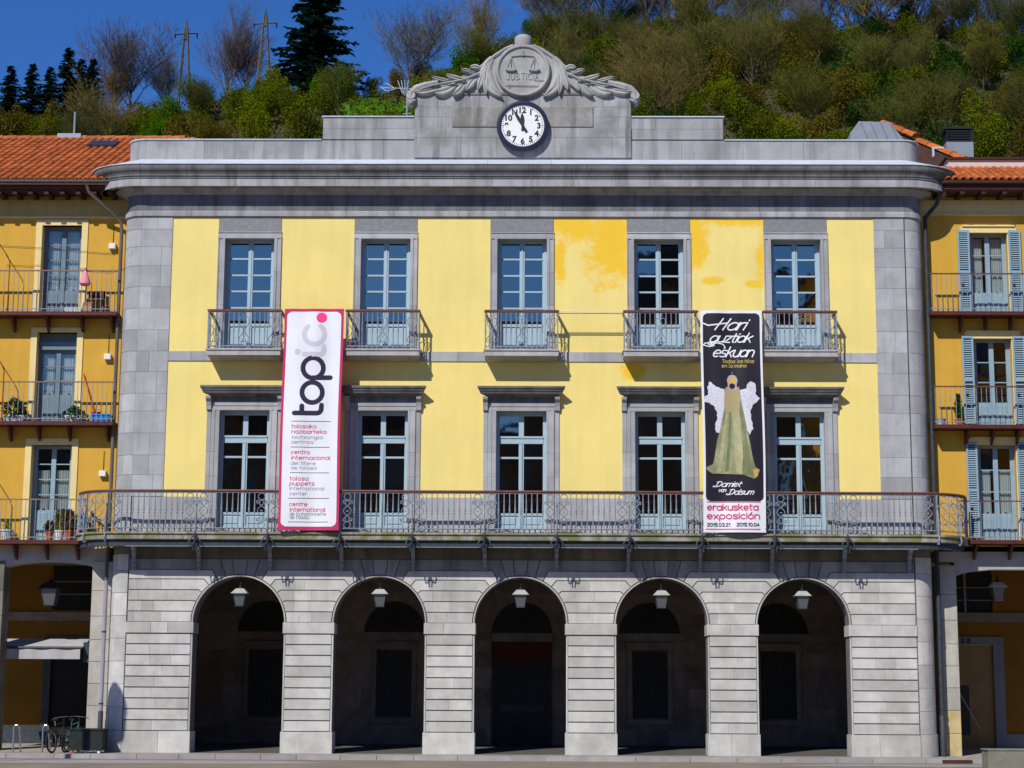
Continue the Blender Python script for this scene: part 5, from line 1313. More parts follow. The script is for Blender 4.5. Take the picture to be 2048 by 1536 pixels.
# ------------------------------------------------------------------ things on balconies and on the pavement
def leafy(n, rx, rz, ls, seed, droop=0, up=0):
    q = random.Random(seed); mb = MB()
    for i in range(n):
        a = q.uniform(0, 6.28); r_ = q.random()**.5; z = q.uniform(0, 1)
        c = Vector((rx*r_*math.cos(a)*math.sin(math.pi*(.15+.8*z)), rx*.6*r_*math.sin(a), rz*z-droop*r_*r_))
        d = Vector((q.uniform(-1,1), q.uniform(-1,1), q.uniform(-.4,1)+up)).normalized(); s = d.orthogonal().normalized()*ls*.35
        mb.add([tuple(c-s), tuple(c+d*ls*.5-s*.8), tuple(c+d*ls), tuple(c+d*ls*.5+s*.8), tuple(c+s)], [(0,1,2,3,4)])
    return mb
m_lf = [leafmat('bright_leaf', (.10,.20,.03)), leafmat('dark_leaf', (.035,.085,.02)), leafmat('yellow_leaf', (.22,.22,.04)), leafmat('reddish_leaf', (.18,.10,.05))]
m_potw = M('white_plastic', (.72,.72,.70), rough=.5, var=.05); m_potb = M('blue_plastic', (.02,.22,.62), rough=.4, var=.05); m_potr = M('red_plastic', (.5,.02,.04), rough=.4, var=.05); m_soil = M('soil', (.03,.02,.015), rough=1, var=.3)
def trough(par, w, d, h, mat):
    t = w/2; mb = MB().add([(-t*.88,-d*.4,0),(t*.88,-d*.4,0),(t*.88,d*.4,0),(-t*.88,d*.4,0),(-t,-d/2,h),(t,-d/2,h),(t,d/2,h),(-t,d/2,h)], [(3,2,1,0),(4,5,6,7),(0,1,5,4),(1,2,6,5),(2,3,7,6),(3,0,4,7)])
    mb.box(-t-.01, t+.01, -d/2-.012, -d/2+.01, h-.03, h+.008); 
    for k in range(5): mb.box(-t*.8+k*t*.4-.008, -t*.8+k*t*.4+.008, -d*.47-.008, -d*.44, .03, h-.03)
    return mk('trough', mb, mat, par)
def plantbox(label, loc, w, mat, lm, n, rx, rz, ls, seed, droop=0):
    t = thing('flower_box', label, 'flower box', loc); trough(t, w, .18, .16, mat)
    mk('soil', MB().box(-w/2+.02, w/2-.02, -.08, .08, .155, .165), m_soil, t)
    o = mk('foliage', leafy(n, rx, rz, ls, seed, droop), lm, t, (0, 0, .14)); return t
plantbox('white flower box with a tall bushy plant at the left picture edge', (-13.17, .42, 8.385), .52, m_potw, m_lf[1], 420, .36, .52, .07, 1, .1)
plantbox('white flower box with a spreading plant in front of the middle balcony door', (-11.62, .42, 8.385), .46, m_potw, m_lf[1], 380, .42, .30, .065, 2, .14)
tb = thing('plastic_tub', 'bright blue plastic tub on the middle balcony of the left building', 'tub', (-10.90, .42, 8.385)); trough(tb, .50, .24, .20, m_potb)
bk = thing('bucket', 'small red bucket behind the blue tub on the middle balcony', 'bucket', (-11.08, .60, 8.385)); mk('bucket_body', MB().lathe([(.09,0),(.12,.28),(.125,.29),(.11,.29)], 14), m_potr, bk, smooth=True); mk('handle', MB().tube([(-.12,0,.28),(-.08,0,.36),(.08,0,.36),(.12,0,.28)], .006, 4), m_potr, bk)
mp_ = thing('mop', 'red handled mop leaning on the wall beside the middle balcony door', 'mop', (-11.12, .60, 8.6)); mk('handle', MB().tube([(0,0,0),(-.36,.06,1.10)], .013, 6), m_potr, mp_); mk('mop_head', MB().blob((0,0,-.02), (.07,.05,.08)), m_potw, mp_)
def pot(label, loc, r_, h, mat, lm, n, rx, rz, ls, seed, up=.3):
    t = thing('potted_plant', label, 'plant', loc, 0, None); mk('pot', MB().lathe([(r_*.7,0),(r_*.95,h*.85),(r_*1.08,h*.86),(r_*1.08,h),(r_*.9,h)], 14), mat, t, smooth=True)
    mk('leaves', leafy(n, rx, rz, ls, seed, 0, up), lm, t, (0,0,h*.95)); return t
pot('small terracotta pot with a reddish plant, leftmost in the row on the lowest left balcony', (-12.12,.42,5.315), .10, .22, m_terra, m_lf[3], 90, .16, .26, .08, 3)
pot('pale pot with long dry grassy leaves on the lowest left balcony', (-11.86,.44,5.315), .12, .26, m_potw, m_lf[2], 140, .20, .46, .13, 4, 1.2)
pot('terracotta pot with tall reddish leaves in the lowest left balcony row', (-11.62,.42,5.315), .11, .26, m_terra, m_lf[3], 180, .18, .48, .12, 5, 1.0)
pot('terracotta pot with a round bright green bush beside the grey corner railing', (-11.33,.45,5.315), .13, .27, m_terra, m_lf[0], 420, .26, .42, .07, 6)
pot('pale blue-grey pot with small green shoots at the left edge of the lowest balcony', (-13.22,.42,5.315), .16, .27, m_lead, m_lf[0], 40, .12, .22, .07, 7)
pot('terracotta pot with a narrow pointed green plant on the middle right balcony', (11.28,.45,8.375), .10, .17, m_terra, m_lf[0], 260, .10, .62, .09, 8, 1.4)
p_ = thing('flower_pot', 'empty grey plastic pot at the end of the middle right balcony', 'pot', (10.82,.45,8.375)); mk('pot', MB().lathe([(.10,0),(.13,.16),(.14,.17),(.12,.17)], 14), m_lead, p_, smooth=True); mk('soil', MB().lathe([(.115,.13),(.115,.14)], 12), m_soil, p_)
bg = thing('net_bag', 'pink net bag hanging from the railing of the top left balcony', 'bag', (-11.43,.18,12.36))
mk('bag_body', MB().lathe([(.012,.05),(.02,0),(.05,-.06),(.09,-.16),(.14,-.30),(.145,-.36),(.10,-.40),(.03,-.41)], 12), M('pink_net', (.72,.25,.35), rough=.7, var=.3, scale=40), bg, smooth=True); mk('knot', MB().blob((0,0,.05),(.03,.03,.035),6,4), m_potr, bg); mk('contents', MB().blob((.02,-.11,-.30),(.05,.03,.05),8,5), M('orange_peel', (.8,.35,.05), var=.1), bg)
ch = thing('folding_chair', 'brown wooden folding chair on the top left balcony right of the door', 'chair', (-11.2,.47,11.28))
mbq = MB()
mk('backrest', MB().box(-.22,.22,.10,.13,.42,.62).box(-.22,-.18,.10,.13,0,.62).box(.18,.22,.10,.13,0,.62), m_brownp, ch); mk('seat', MB().box(-.22,.22,-.16,.12,.34,.37), m_wood, ch)
for sx in (-.2,.2): mk('leg', MB().bar((sx,-.16,.0),(sx,.12,.36),.03), m_wood, ch); mk('leg', MB().bar((sx,.14,.0),(sx,-.14,.36),.03), m_brownp, ch)
cd = thing('cardboard_box', 'open brown cardboard box with folded flaps under the pink bag', 'box', (-11.38,.38,11.28)); mk('carton', MB().box(-.12,.12,-.08,.08,0,.16), M('cardboard', (.42,.25,.12), var=.1), cd); mk('flap', MB().add([(-.12,-.08,.16),(.12,-.08,.16),(.16,-.12,.27),(-.10,-.12,.25)],[(0,1,2,3)]), M('cardboard_flap', (.46,.29,.14), var=.1), cd); mk('flap', MB().add([(.12,-.08,.16),(.12,.08,.16),(.24,.06,.24),(.23,-.09,.22)],[(0,1,2,3)]), M('cardboard_flap_b', (.46,.29,.14), var=.1), cd)
wb = thing('storage_crate', 'low white slatted crate on the floor of the top left balcony', 'crate', (-11.75,.38,11.28)); mk('crate_body', MB().box(-.22,.22,-.07,.07,0,.03).box(-.22,.22,-.075,-.06,.04,.07).box(-.22,.22,-.075,-.06,.09,.12).box(-.22,-.2,-.07,.07,0,.12).box(.2,.22,-.07,.07,0,.12).box(-.01,.01,-.078,-.06,0,.12), m_potw, wb)
for z, lb_ in ((13.13, 'topmost white junction box on the left building beside the downpipe'), (10.15, 'middle white junction box on the left building beside the downpipe'), (7.07, 'lowest white junction box on the left building beside the downpipe')):
    jb = thing('junction_box', lb_, 'junction box', (-10.86, YN, z), 0, 'junction boxes beside the left downpipe'); mk('housing', MB().box(-.085,.085,-.12,0,-.075,.075), m_white, jb); mk('lid', MB().box(-.075,.075,-.128,-.12,-.065,.065), m_potw, jb)
    mk('cable', MB().tube([(.0,-.02,.075),(.0,-.01,.6)], .008, 4), m_irond, jb)
for z, lb_ in ((13.0, 'bent washing line arm rising over the top left balcony'), (10.1, 'bent washing line arm rising over the middle left balcony'), (7.1, 'bent washing line arm rising over the lowest left balcony')):
    wl = thing('washing_line_arm', lb_, 'clothes line', (-13.45, YBAL+.02, z-1.7), 0, 'washing line arms on the left building')
    mk('arm', MB().tube([(.0,0,.05),(.0,0,1.30),(-.06,.0,1.45),(-.40,.2,1.90)], .013, 6), m_brownp, wl); mk('arm_foot', MB().box(-.03,.03,-.02,.02,.0,.06), m_brownp, wl)
cl = thing('clothes_line', 'two thin slack clothes lines strung above the top left balcony', 'clothes line', (-11.7, .3, 12.85))
for dz in (0, .035): mk('cord', MB().tube([(-2.2+.0,0,.18+dz), (-1,0,.12+dz), (.1,0,.03+dz), (.5,0,-.01+dz), (1.0,.1,-.02+dz)], .006, 4), m_irond, cl)
an = thing('tv_antenna', 'pale green television aerial on a mast left of the carved pediment', 'antenna', (-3.28, 3.0, 15.6))
mk('mast', MB().tube([(0,0,0),(0,0,2.75)], .03, 6), m_zinc, an); mk('boom', MB().tube([(-.75,0,2.72),(.1,0,2.70)], .012, 5), m_lead, an)
mk('loop_element', MB().tube([(-.35,0,2.70),(-.6,0,2.86),(-.78,0,2.78),(-.6,0,2.62),(-.35,0,2.68)], .013, 5), m_lead, an)
for k in range(4): mk('element', MB().tube([(-.02-.04*k,-.02,2.68-.22+.03*k),(.02-.1*k,.02,2.95)], .009, 4), m_lead, an)
for z in (1.95, 2.15): mk('stay', MB().tube([(-.12,0,z),(.10,0,z+.02)], .013, 4), m_lead, an)

# bicycle racks, bicycles, planter, concrete block
for x_, lb_ in ((-12.50, 'shiny steel hoop bicycle rack, the one farther left'), (-11.77, 'shiny steel hoop bicycle rack, the one nearer the bicycles')):
    rk = thing('bicycle_rack', lb_, 'bike rack', (x_, -.35, .0), 0, 'steel hoop racks on the pavement')
    mk('hoop', MB().tube([(-.06,0,0),(-.06,0,.60)]+[(-.06+.065*(1-math.cos(R(a))), .0+.0, .60+.07*math.sin(R(a))) for a in range(20,181,20)]+[(.07,.25,0)], .022, 8), m_steel, rk, smooth=True)
    mk('foot', MB().lathe([(.05,0),(.05,.01)], 10, (-.06,0,0)), m_steel, rk); mk('foot', MB().lathe([(.05,0),(.05,.01)], 10, (.07,.25,0)), m_steel, rk)
m_tyre = M('tyre_rubber', (.015,.015,.015), rough=.8, var=0)
def bicycle(label, loc, rz, lean, fmat):
    t = thing('bicycle', label, 'bicycle', loc, 0, None); t.rotation_euler = (lean, 0, rz); t.scale = (.9, .9, .9)
    def ring(R_, r_, n=26, s=6):
        mb = MB()
        for i in range(n):
            a = 2*math.pi*i/n
            for k in range(s):
                b = 2*math.pi*k/s; mb.v.append(((R_+r_*math.cos(b))*math.cos(a), r_*math.sin(b), (R_+r_*math.cos(b))*math.sin(a)))
        for i in range(n):
            for k in range(s): mb.f.append((i*s+k, i*s+(k+1) % s, ((i+1) % n)*s+(k+1) % s, ((i+1) % n)*s+k))
        return mb
    for cx in (-.52, .52):
        w = mk('wheel', MB().lathe([(.02,-.03),(.02,.03)], 8, axis='y'), m_steel, t, (cx, 0, .34)); mk('tyre', ring(.315, .024), m_tyre, w, smooth=True); mk('rim', ring(.288, .010), m_steel, w)
        sp_ = MB()
        for k in range(14):
            a = 2*math.pi*k/14; sp_.tube([(0, .015*(1 if k % 2 else -1), 0), (.285*math.cos(a), 0, .285*math.sin(a))], .0025, 3)
        mk('spokes', sp_, m_steel, w)
    f = MB(); bb = (-.08,0,.30); hd = (.34,0,.78); st_ = (-.24,0,.76)
    f.tube([bb, hd], .018, 6).tube([bb, st_], .017, 6).tube([st_, (.35,0,.82)], .017, 6).tube([(-.52,0,.34), bb], .011, 5).tube([(-.52,0,.34), (-.22,0,.72)], .010, 5).tube([(.52,0,.34),(.46,0,.48),(.33,0,.84)], .013, 6)
    mk('frame', f, fmat, t, smooth=True)
    mk('saddle', MB().blob((-.27,0,.90), (.14,.07,.035), 10, 6), m_black, t, smooth=True); mk('seat_post', MB().tube([(-.24,0,.74),(-.26,0,.89)], .013, 6), m_steel, t)
    mk('handlebar', MB().tube([(.28,-.29,.95),(.33,-.12,.97),(.33,.12,.97),(.28,.29,.95)], .013, 6).tube([(.33,0,.82),(.33,0,.97)], .014, 6), m_black, t)
    mk('crank', MB().lathe([(.09,-.01),(.09,.01)], 16, bb, 'y').tube([(-.08,.03,.30),(-.02,.06,.16)], .01, 5).tube([(-.08,-.03,.30),(-.14,-.06,.44)], .01, 5), m_steel, t)
    return t
bicycle('teal framed bicycle leaning at the rack next to the dark planter', (-11.20, .05, 0), R(84), R(4), M('teal_paint', (.02,.16,.14), rough=.3, var=.05))
bicycle('black bicycle parked left of the teal one by the steel rack', (-11.36, -.45, 0), R(80), R(-5), m_black)
pt = thing('planter_box', 'dark grey-green box planter on castors beside the left stone corner', 'planter', (-10.66, -.45, 0))
mk('box', MB().box(-.40,.40,-.28,.28,.07,.56).box(-.42,.42,-.30,.30,.56,.59), M('dark_planter', (.012,.018,.018), rough=.7, var=.3, scale=6), pt)
for sx in (-.32,.0,.32): mk('castor', MB().lathe([(.035,-.02),(.035,.02)], 10, (sx,-.25,.036), 'y'), m_potr if sx < 0 else m_potw, pt)
cb_ = thing('concrete_bench', 'low pale green-grey concrete bench block at the bottom right corner', 'bench', (12.0, -8.0, -.1))
mk('bench_body', MB().stone([(-2.4,0),(2.4,0),(2.4,.53),(-2.4,.53)], -.25, .3, .015), m_conc, cb_); mk('bench_top', MB().box(-2.42,2.42,-.262,.31,.532,.56), m_conc, cb_)
# street lamp beyond the left edge, whose shadow falls on the stone corner
sld = thing('street_lamp', 'tall old street lamp with a peaked lantern outside the left edge', 'street lamp', (-13.38, -5.55, -.1))
H = 7.9
mk('post', MB().lathe([(.16,0),(.14,.8),(.075,1.0),(.07,5.4),(.09,5.5),(.09,H-1.27)], 12), m_irond, sld)
mk('lamp_head', MB().lathe([(.30,H-1.28),(.34,H-1.25),(.34,H-.66),(.36,H-.62),(.33,H-.45),(.25,H-.26),(.13,H-.10),(.02,H)], 16), m_irond, sld)

# ------------------------------------------------------------------ hill
def ridge(x):
    pts = [(-120,46),(-60,49),(-46,50.5),(-38,50.5),(-30,50.8),(-23,52),(-16,52.8),(-9,54),(0,57),(10,58.5),(20,58.8),(32,58.6),(45,58),(80,62),(140,64)]
    for (a, za), (b, zb) in zip(pts[:-1], pts[1:]):
        if a <= x <= b: return za+(zb-za)*(x-a)/(b-a)
    return pts[0][1] if x < pts[0][0] else pts[-1][1]
def hz(x, y):
    t = (y-28)/(105-28); zr = ridge(x)
    if t < 0: z = 6+max(0, (y-14))*.3
    elif t <= 1: z = 10.2+(zr-10.2)*(t**.9)
    else: z = zr-(y-105)*.25*min(1, (y-105)/30)
    return z+.7*math.sin(x*.21+y*.13)+.5*math.sin(x*.47-y*.31)
def hmat():
    mt = M('hillside_ground', (.055,.060,.018), rough=1, var=.4, scale=.12, alt=(.075,.06,.028), stain=.3, fine=.2, bump=.3)
    return mt
hill = MB().grid(lambda u, v: (-150+300*u, 14.5+175*v, hz(-150+300*u, 14.5+175*v)), 120, 90)
setp(mk('hill', hill, hmat(), smooth='all'), kind='structure')
tw = random.Random(21)
def branchy(seed, h, spread, lv, up, twn, tw_len):
    """returns (trunk mesh, crown twigs mesh) of a leafless tree"""
    q = random.Random(seed); T = MB(); Cw = MB()
    def grow(p, d, L, r_, lev):
        n = 4; pts = [p]; dd = d.copy()
        for i in range(n):
            dd = (dd+Vector((q.uniform(-1,1), q.uniform(-1,1), q.uniform(-.3,1)))*.13+Vector((0,0,up))*.05).normalized()
            pts.append(pts[-1]+dd*L/n)
        if lev < 2: T.tube(pts, r_, 5, r_*.55, cap=False)
        else: Cw.tube(pts, r_, 3, r_*.35, cap=False)
        if lev >= lv:
            for k in range(twn):
                s = pts[q.randint(1, n)]; e = (dd+Vector((q.uniform(-1,1), q.uniform(-1,1), q.uniform(-.5,1)))*.75).normalized()*tw_len*q.uniform(.5, 1.2)
                w = e.orthogonal().normalized()*.011
                Cw.add([tuple(s-w), tuple(s+w), tuple(s+e*.6+w*.6+Vector((0,0,.03))), tuple(s+e)], [(0,1,2),(0,2,3)])
            return
        nb = q.randint(3, 5) if lev else 8
        for k in range(nb):
            i = q.randint(1, n)
            a = q.uniform(0, 6.28); o_ = Vector((math.cos(a), math.sin(a), 0))
            nd = (dd*(.85-.1*lev)+o_*spread*q.uniform(.5, 1.2)+Vector((0,0,up*.35))).normalized()
            grow(pts[i], nd, L*q.uniform(.62, .9)*(1 if lev else 1.15), r_*.52, lev+1)
        if lev: grow(pts[-1], dd, L*.7, r_*.5, lev+1)
    grow(Vector((0,0,-.3)), Vector((0,0,1)), h*.42, h*.018, 0)
    return T, Cw
def bush(seed, n, rx, rz, ls, base=0.0, clumps=9):
    q = random.Random(seed); mb = MB(); cl_ = []
    for k in range(clumps):
        a = q.uniform(0, 6.28); r_ = q.uniform(0, .62); cl_.append((Vector((r_*rx*math.cos(a), r_*rx*math.sin(a), base+rz*q.uniform(.22, .80))), q.uniform(.26, .5)))
    for i in range(n):
        c, s = q.choice(cl_)
        d = Vector((q.gauss(0,1), q.gauss(0,1), q.gauss(0,1))).normalized()*q.uniform(.5, 1)
        p = c+Vector((d.x*rx*s, d.y*rx*s, d.z*rz*s*.8))
        n_ = Vector((q.uniform(-1,1), q.uniform(-1,1), q.uniform(-1,1))).normalized(); t = n_.orthogonal().normalized(); b = n_.cross(t); w = ls*q.uniform(.5, 1.2)
        mb.add([tuple(p-t*w*.5), tuple(p+b*w*.4), tuple(p+t*w*.5), tuple(p-b*w*.4)], [(0,1,2,3)])
    return mb
def conifer(seed, h, rb, n, ls=.30):
    q = random.Random(seed); mb = MB()
    nb = int(h*22)
    for i in range(nb):
        t = (i+.5)/nb; z = h*(.08+.90*t); L = rb*(1-t)**.8*q.uniform(.6, 1.12)+.12; a = q.uniform(0, 6.28)
        d = Vector((math.cos(a), math.sin(a), 0)); side = Vector((-d.y, d.x, 0))
        m_ = max(3, int(L/.16))
        for k in range(m_):
            u = (k+.6)/m_; p = d*L*u+Vector((0,0,z-.30*L*u+.12*L*u*u))
            for s in (-1, 1):
                e = (side*s*q.uniform(.5,1)+d*.7+Vector((0,0,q.uniform(-.6,.15)))).normalized()*ls*q.uniform(.6,1.15)*(1.15-.5*u); w = Vector((0,0,1)).cross(e).normalized()*ls*.18
                mb.add([tuple(p-w), tuple(p+e*.6-w), tuple(p+e), tuple(p+e*.5+w+Vector((0,0,.03))), tuple(p+w)], [(0,1,2,3,4)])
    return mb
m_bark = M('grey_brown_bark', (.10,.075,.05), rough=.9, var=.3, scale=3); m_twigP = M('purple_brown_twigs', (.115,.088,.075), rough=.9, var=.3, scale=.8, rnd=.2); m_twigO = M('ochre_twigs', (.17,.125,.03), rough=.9, var=.35, scale=.8, rnd=.25); m_twigH = M('olive_twigs', (.078,.074,.012), rough=.9, var=.35, scale=.8, rnd=.3)
m_twigG = M('grey_twigs', (.12,.11,.075), rough=.9, var=.3, scale=.8, rnd=.2)
m_con = leafmat('spruce_green', (.010,.028,.020), .2); m_con2 = leafmat('fir_green', (.014,.032,.014), .3)
m_fo = [leafmat('fresh_green', (.065,.165,.004)), leafmat('olive_green', (.105,.130,.006)), leafmat('brown_olive', (.125,.098,.010)), leafmat('dark_green', (.025,.068,.008)), leafmat('yellow_green', (.15,.17,.004)), leafmat('rust_brown', (.120,.070,.012))]
def tree_proto(Tm, Cm, cm, tm_=None):
    t = bpy.data.objects.new('tree', None); 
    return (Tm, Cm, cm)
protoT = {}
def tree_thing(key, name, label, cat, x, y, s, rz, cmat_, group=None, z=None, sz=None):
    """key -> cached meshes"""
    o = thing(name, label, cat, (x, y, hz(x, y) if z is None else z), rz, group); o.scale = (s, s, sz or s)
    tm_, cm_ = protoT[key]
    if tm_ is not None: a = bpy.data.objects.new('trunk', tm_); col.objects.link(a); a.parent = o
    ck_ = (key, cmat_.name)
    if ck_ not in protoT:
        me = cm_.copy(); me.materials.clear(); me.materials.append(cmat_); protoT[ck_] = me
    c = bpy.data.objects.new('crown', protoT[ck_]); col.objects.link(c); c.parent = o
    return o
def tomesh(mb, mat):
    me = bpy.data.meshes.new('m'); me.from_pydata(mb.v, [], mb.f); me.materials.append(mat); me.update(); return me
for k in range(4):
    T, C_ = branchy(100+k, 8, (.85 if k < 2 else .62), 4, .35 if k < 2 else .7, 6, .62); protoT['bare%d' % k] = (tomesh(T, m_bark), tomesh(C_, m_twigP))
for k in range(6):
    tb_ = MB()
    for j in range(5):
        a = j*1.3; tb_.tube([(0,0,-.5),(.25*math.cos(a),.25*math.sin(a),.9),(.7*math.cos(a),.7*math.sin(a),2.1)], .06, 4, .02, cap=False)
    protoT['bush%d' % k] = (tomesh(tb_, m_bark), tomesh(bush(200+k, 5600, 1.7, 3.1, .125, clumps=14), m_fo[0]))
for k in range(2):
    tb_ = MB().tube([(0,0,-.5),(0,0,8)], .14, 6, .02); protoT['con%d' % k] = (tomesh(tb_, m_bark), tomesh(conifer(300+k, 8.6, 2.7, 0, .55), m_con))
tb_ = MB().tube([(0,0,-.5),(0,0,10)], .25, 6, .03); protoT['spruce'] = (tomesh(tb_, m_bark), tomesh(conifer(333, 10.5, 4.0, 0, .62), m_con))
# skyline
def where(px, y):
    for lim, w in ((130,'behind the left end of the tiled roof'),(270,'behind the flue of the tiled roof'),(400,'below the left pylon'),(540,'below the right pylon'),(660,'below the big spruce'),(760,'beside the small meadow'),(880,'left of the carved pediment'),(1045,'behind the left half of the pediment'),(1180,'behind the right half of the pediment'),(1290,'just right of the pediment'),(1400,'above the stepped parapet on the right'),(1500,'right of the parapet step'),(1620,'above the long right parapet'),(1740,'left of the zinc dormer'),(1840,'above the zinc dormer'),(1930,'above the orange ridge tiles'),(9999,'above the right hand chimney')):
        if px < lim: break
    return w+', '+('at the skyline' if y > 97 else 'high on the slope' if y > 90 else 'halfway up the slope' if y > 82 else 'low on the slope')
def PXX(px, y): return .41+(46+y)*(px-1024-53)/3474
tree_thing('spruce', 'spruce_tree', 'very large dark spruce rising out of the top of the picture left of the pediment', 'tree', PXX(632,98), 98, 1.22, 0, m_con)
tree_thing('bare0', 'bare_tree', 'bare tree with rusty orange twig tips on the left skyline', 'tree', PXX(262,103), 103, .86, 0, m_twigP)
SHOOT = True
tree_thing('bare2', 'bare_tree', 'dense purple-grey bare tree between the two pylons', 'tree', PXX(455,104), 104, .80, 1, m_twigP)
tree_thing('bare3', 'bare_tree', 'smaller bare tree just left of the right hand pylon', 'tree', PXX(492,104), 104, .72, 2, m_twigP)
tree_thing('bare3', 'bare_tree', 'thin bare tree beside the left hand pylon', 'tree', PXX(335,104), 104, .52, 2.5, m_twigG)
tree_thing('bare1', 'bare_tree', 'tall open bare tree against the sky just left of the pediment top', 'tree', PXX(822,100), 100, .86, .4, m_twigG)
tree_thing('bare2', 'bare_tree', 'bare fan shaped tree behind the bright green bush by the pediment', 'tree', PXX(955,102), 102, .80, .8, m_twigO)
lab = ['upright grey bare skyline tree', 'yellow-brown budding skyline tree']
sx = [(1100,.85,'bare0'),(1150,1.0,'bare3'),(1215,1.0,'bare1'),(1290,1.05,'bare2'),(1345,.9,'bare3'),(1410,.7,'bare0'),(1480,.78,'bare1'),(1545,.8,'bare0'),(1600,.62,'bare2'),(1655,.80,'bare1'),(1700,.95,'bare3'),(1760,.9,'bare0'),(1835,.8,'bare2'),(1905,.85,'bare0'),(1960,.95,'bare1'),(2020,.9,'bare3'),(2075,1,'bare0')]
for i, (px, s, k) in enumerate(sx):
    yy = 99+tw.uniform(-3, 4); tree_thing(k, 'bare_tree', lab[i % 2]+' '+where(px, 90).split(',')[0], 'tree', PXX(px, yy), yy, s*1.05, tw.uniform(0, 6), (m_twigG, m_twigO)[i % 2], ('grey bare trees along the right skyline', 'budding trees along the right skyline')[i % 2])
for px, s, lb_ in ((18,.50,'leftmost dark fir at the very edge of the left skyline'),(62,.50,'dark fir second from the left edge of the skyline'),(98,.46,'short dark fir between the skyline firs on the left'),(135,.58,'tallest dark fir of the group on the left skyline'),(160,.50,'dark fir right beside the tallest one of the left group'),(184,.50,'rightmost dark fir of the group on the left skyline')):
    tree_thing('con%d' % (int(px) % 2), 'fir_tree', lb_, 'tree', PXX(px, 99), 99, s*1.45, px*.1, m_con2, 'firs on the left skyline')
# hillside trees and shrubs
def zone(px, y):
    """what grows where, by picture column and height on the slope (t: 0 low, 1 ridge)"""
    r_ = tw.random()
    if px < 230: return (2, 1, 2, 1)[tw.randint(0, 3)] if r_ < .85 else 3
    if px < 480: return (0, 1, 2, 0)[tw.randint(0, 3)]
    if px < 720: return (1, 4, 1, 0)[tw.randint(0, 3)]
    if px < 850: return (2, 3, 1, 2)[tw.randint(0, 3)]
    if px < 1080: return (0, 4, 0, 1)[tw.randint(0, 3)]
    if px < 1350: return (1, 4, 2, 3)[tw.randint(0, 3)]
    if px < 1700: return (2, 1, 4, 1, 3, 2)[tw.randint(0, 5)]
    return (3, 2, 3, 1, 1)[tw.randint(0, 4)]
names = ['fresh green', 'olive green', 'brownish', 'dark green', 'yellow-green', 'rust brown']
cnt = 0
for k in range(4):       # airy budding trees: fine limbs with a thin veil of small new leaves
    T, C_ = branchy(140+k, 7.5, .85, 4, .45, 5, .6); q_ = random.Random(400+k); pts_ = [Vector(v) for v in C_.v]; lf_ = MB()
    for i in range(3600):
        p = pts_[q_.randrange(len(pts_))]+Vector((q_.gauss(0,.14), q_.gauss(0,.14), q_.gauss(0,.14))); n_ = Vector((q_.uniform(-1,1), q_.uniform(-1,1), q_.uniform(-1,1))).normalized(); t = n_.orthogonal().normalized(); b = n_.cross(t); w = .15*q_.uniform(.5, 1.2)
        lf_.add([tuple(p-t*w*.5), tuple(p+b*w*.45), tuple(p+t*w*.5), tuple(p-b*w*.45)], [(0,1,2,3)])
    Cw2 = MB(); Cw2.v = list(T.v); Cw2.f = list(T.f); Cw2.add(C_.v, C_.f)
    protoT['bud%d' % k] = (tomesh(Cw2, m_twigH), tomesh(lf_, m_fo[1]))
tree_thing('bud2', 'leafy_shoot', 'sparse orange leaved young tree beside the bare tree on the left skyline', 'tree', PXX(226,102), 102, .45, 0, leafmat('orange_leaf', (.30,.12,.03)), sz=.62)
for y in (60, 64.5, 69, 73, 77, 80.5, 84, 87.5, 91, 94.5, 98, 101.5):
    px = -40+tw.uniform(0, 60)
    while px < 2100:
        if y < 80 and px < 1050 or y < 68 and px < 1450: px += 60; continue
        k = zone(px, y); s = tw.uniform(.80, 1.25)*(.72 if y > 97 else 1)
        if 690 < px < 835 and y < 97: px += 60; continue      # open meadow
        if y > 97 and px < 560: s *= .6
        if y > 93 and px < 230: s *= .8
        yy = y+tw.uniform(-1.8, 1.8); x = PXX(px, yy); r_ = tw.random()
        if r_ < .07:
            tree_thing('bare%d' % tw.randint(0, 3), 'hillside_tree', 'bare twiggy tree '+where(px, y), 'tree', x, yy, s*.55, tw.uniform(0, 6), (m_twigO, m_twigH)[tw.randint(0, 1)], 'bare trees on the hillside')
        elif r_ < (.36 if px > 1050 else .16) and not (y > 93 and px < 720):
            tree_thing('bud%d' % tw.randint(0, 3), 'budding_tree', names[k]+' airy budding tree '+where(px, y), 'tree', x, yy, s*.50, tw.uniform(0, 6), m_fo[k], names[k]+' budding trees on the hillside')
        else:
            tree_thing('bush%d' % tw.randint(0, 5), 'hillside_shrub', names[k]+' rounded shrub '+where(px, y), 'shrub', x, yy, s, tw.uniform(0, 6), m_fo[k], names[k]+' shrubs on the hillside', sz=s*tw.uniform(.75, 1.15))
        cnt += 1; px += tw.uniform(54, 98)
tree_thing('bush1', 'round_bush', 'large bright green round bush on the skyline left of the pediment finial', 'shrub', PXX(945,96), 96, 1.35, 0, m_fo[0])
tree_thing('bush2', 'dark_bush', 'dark bluish evergreen bush above the right end of the parapet', 'shrub', PXX(1790,88), 88, 1.25, 0, m_con)
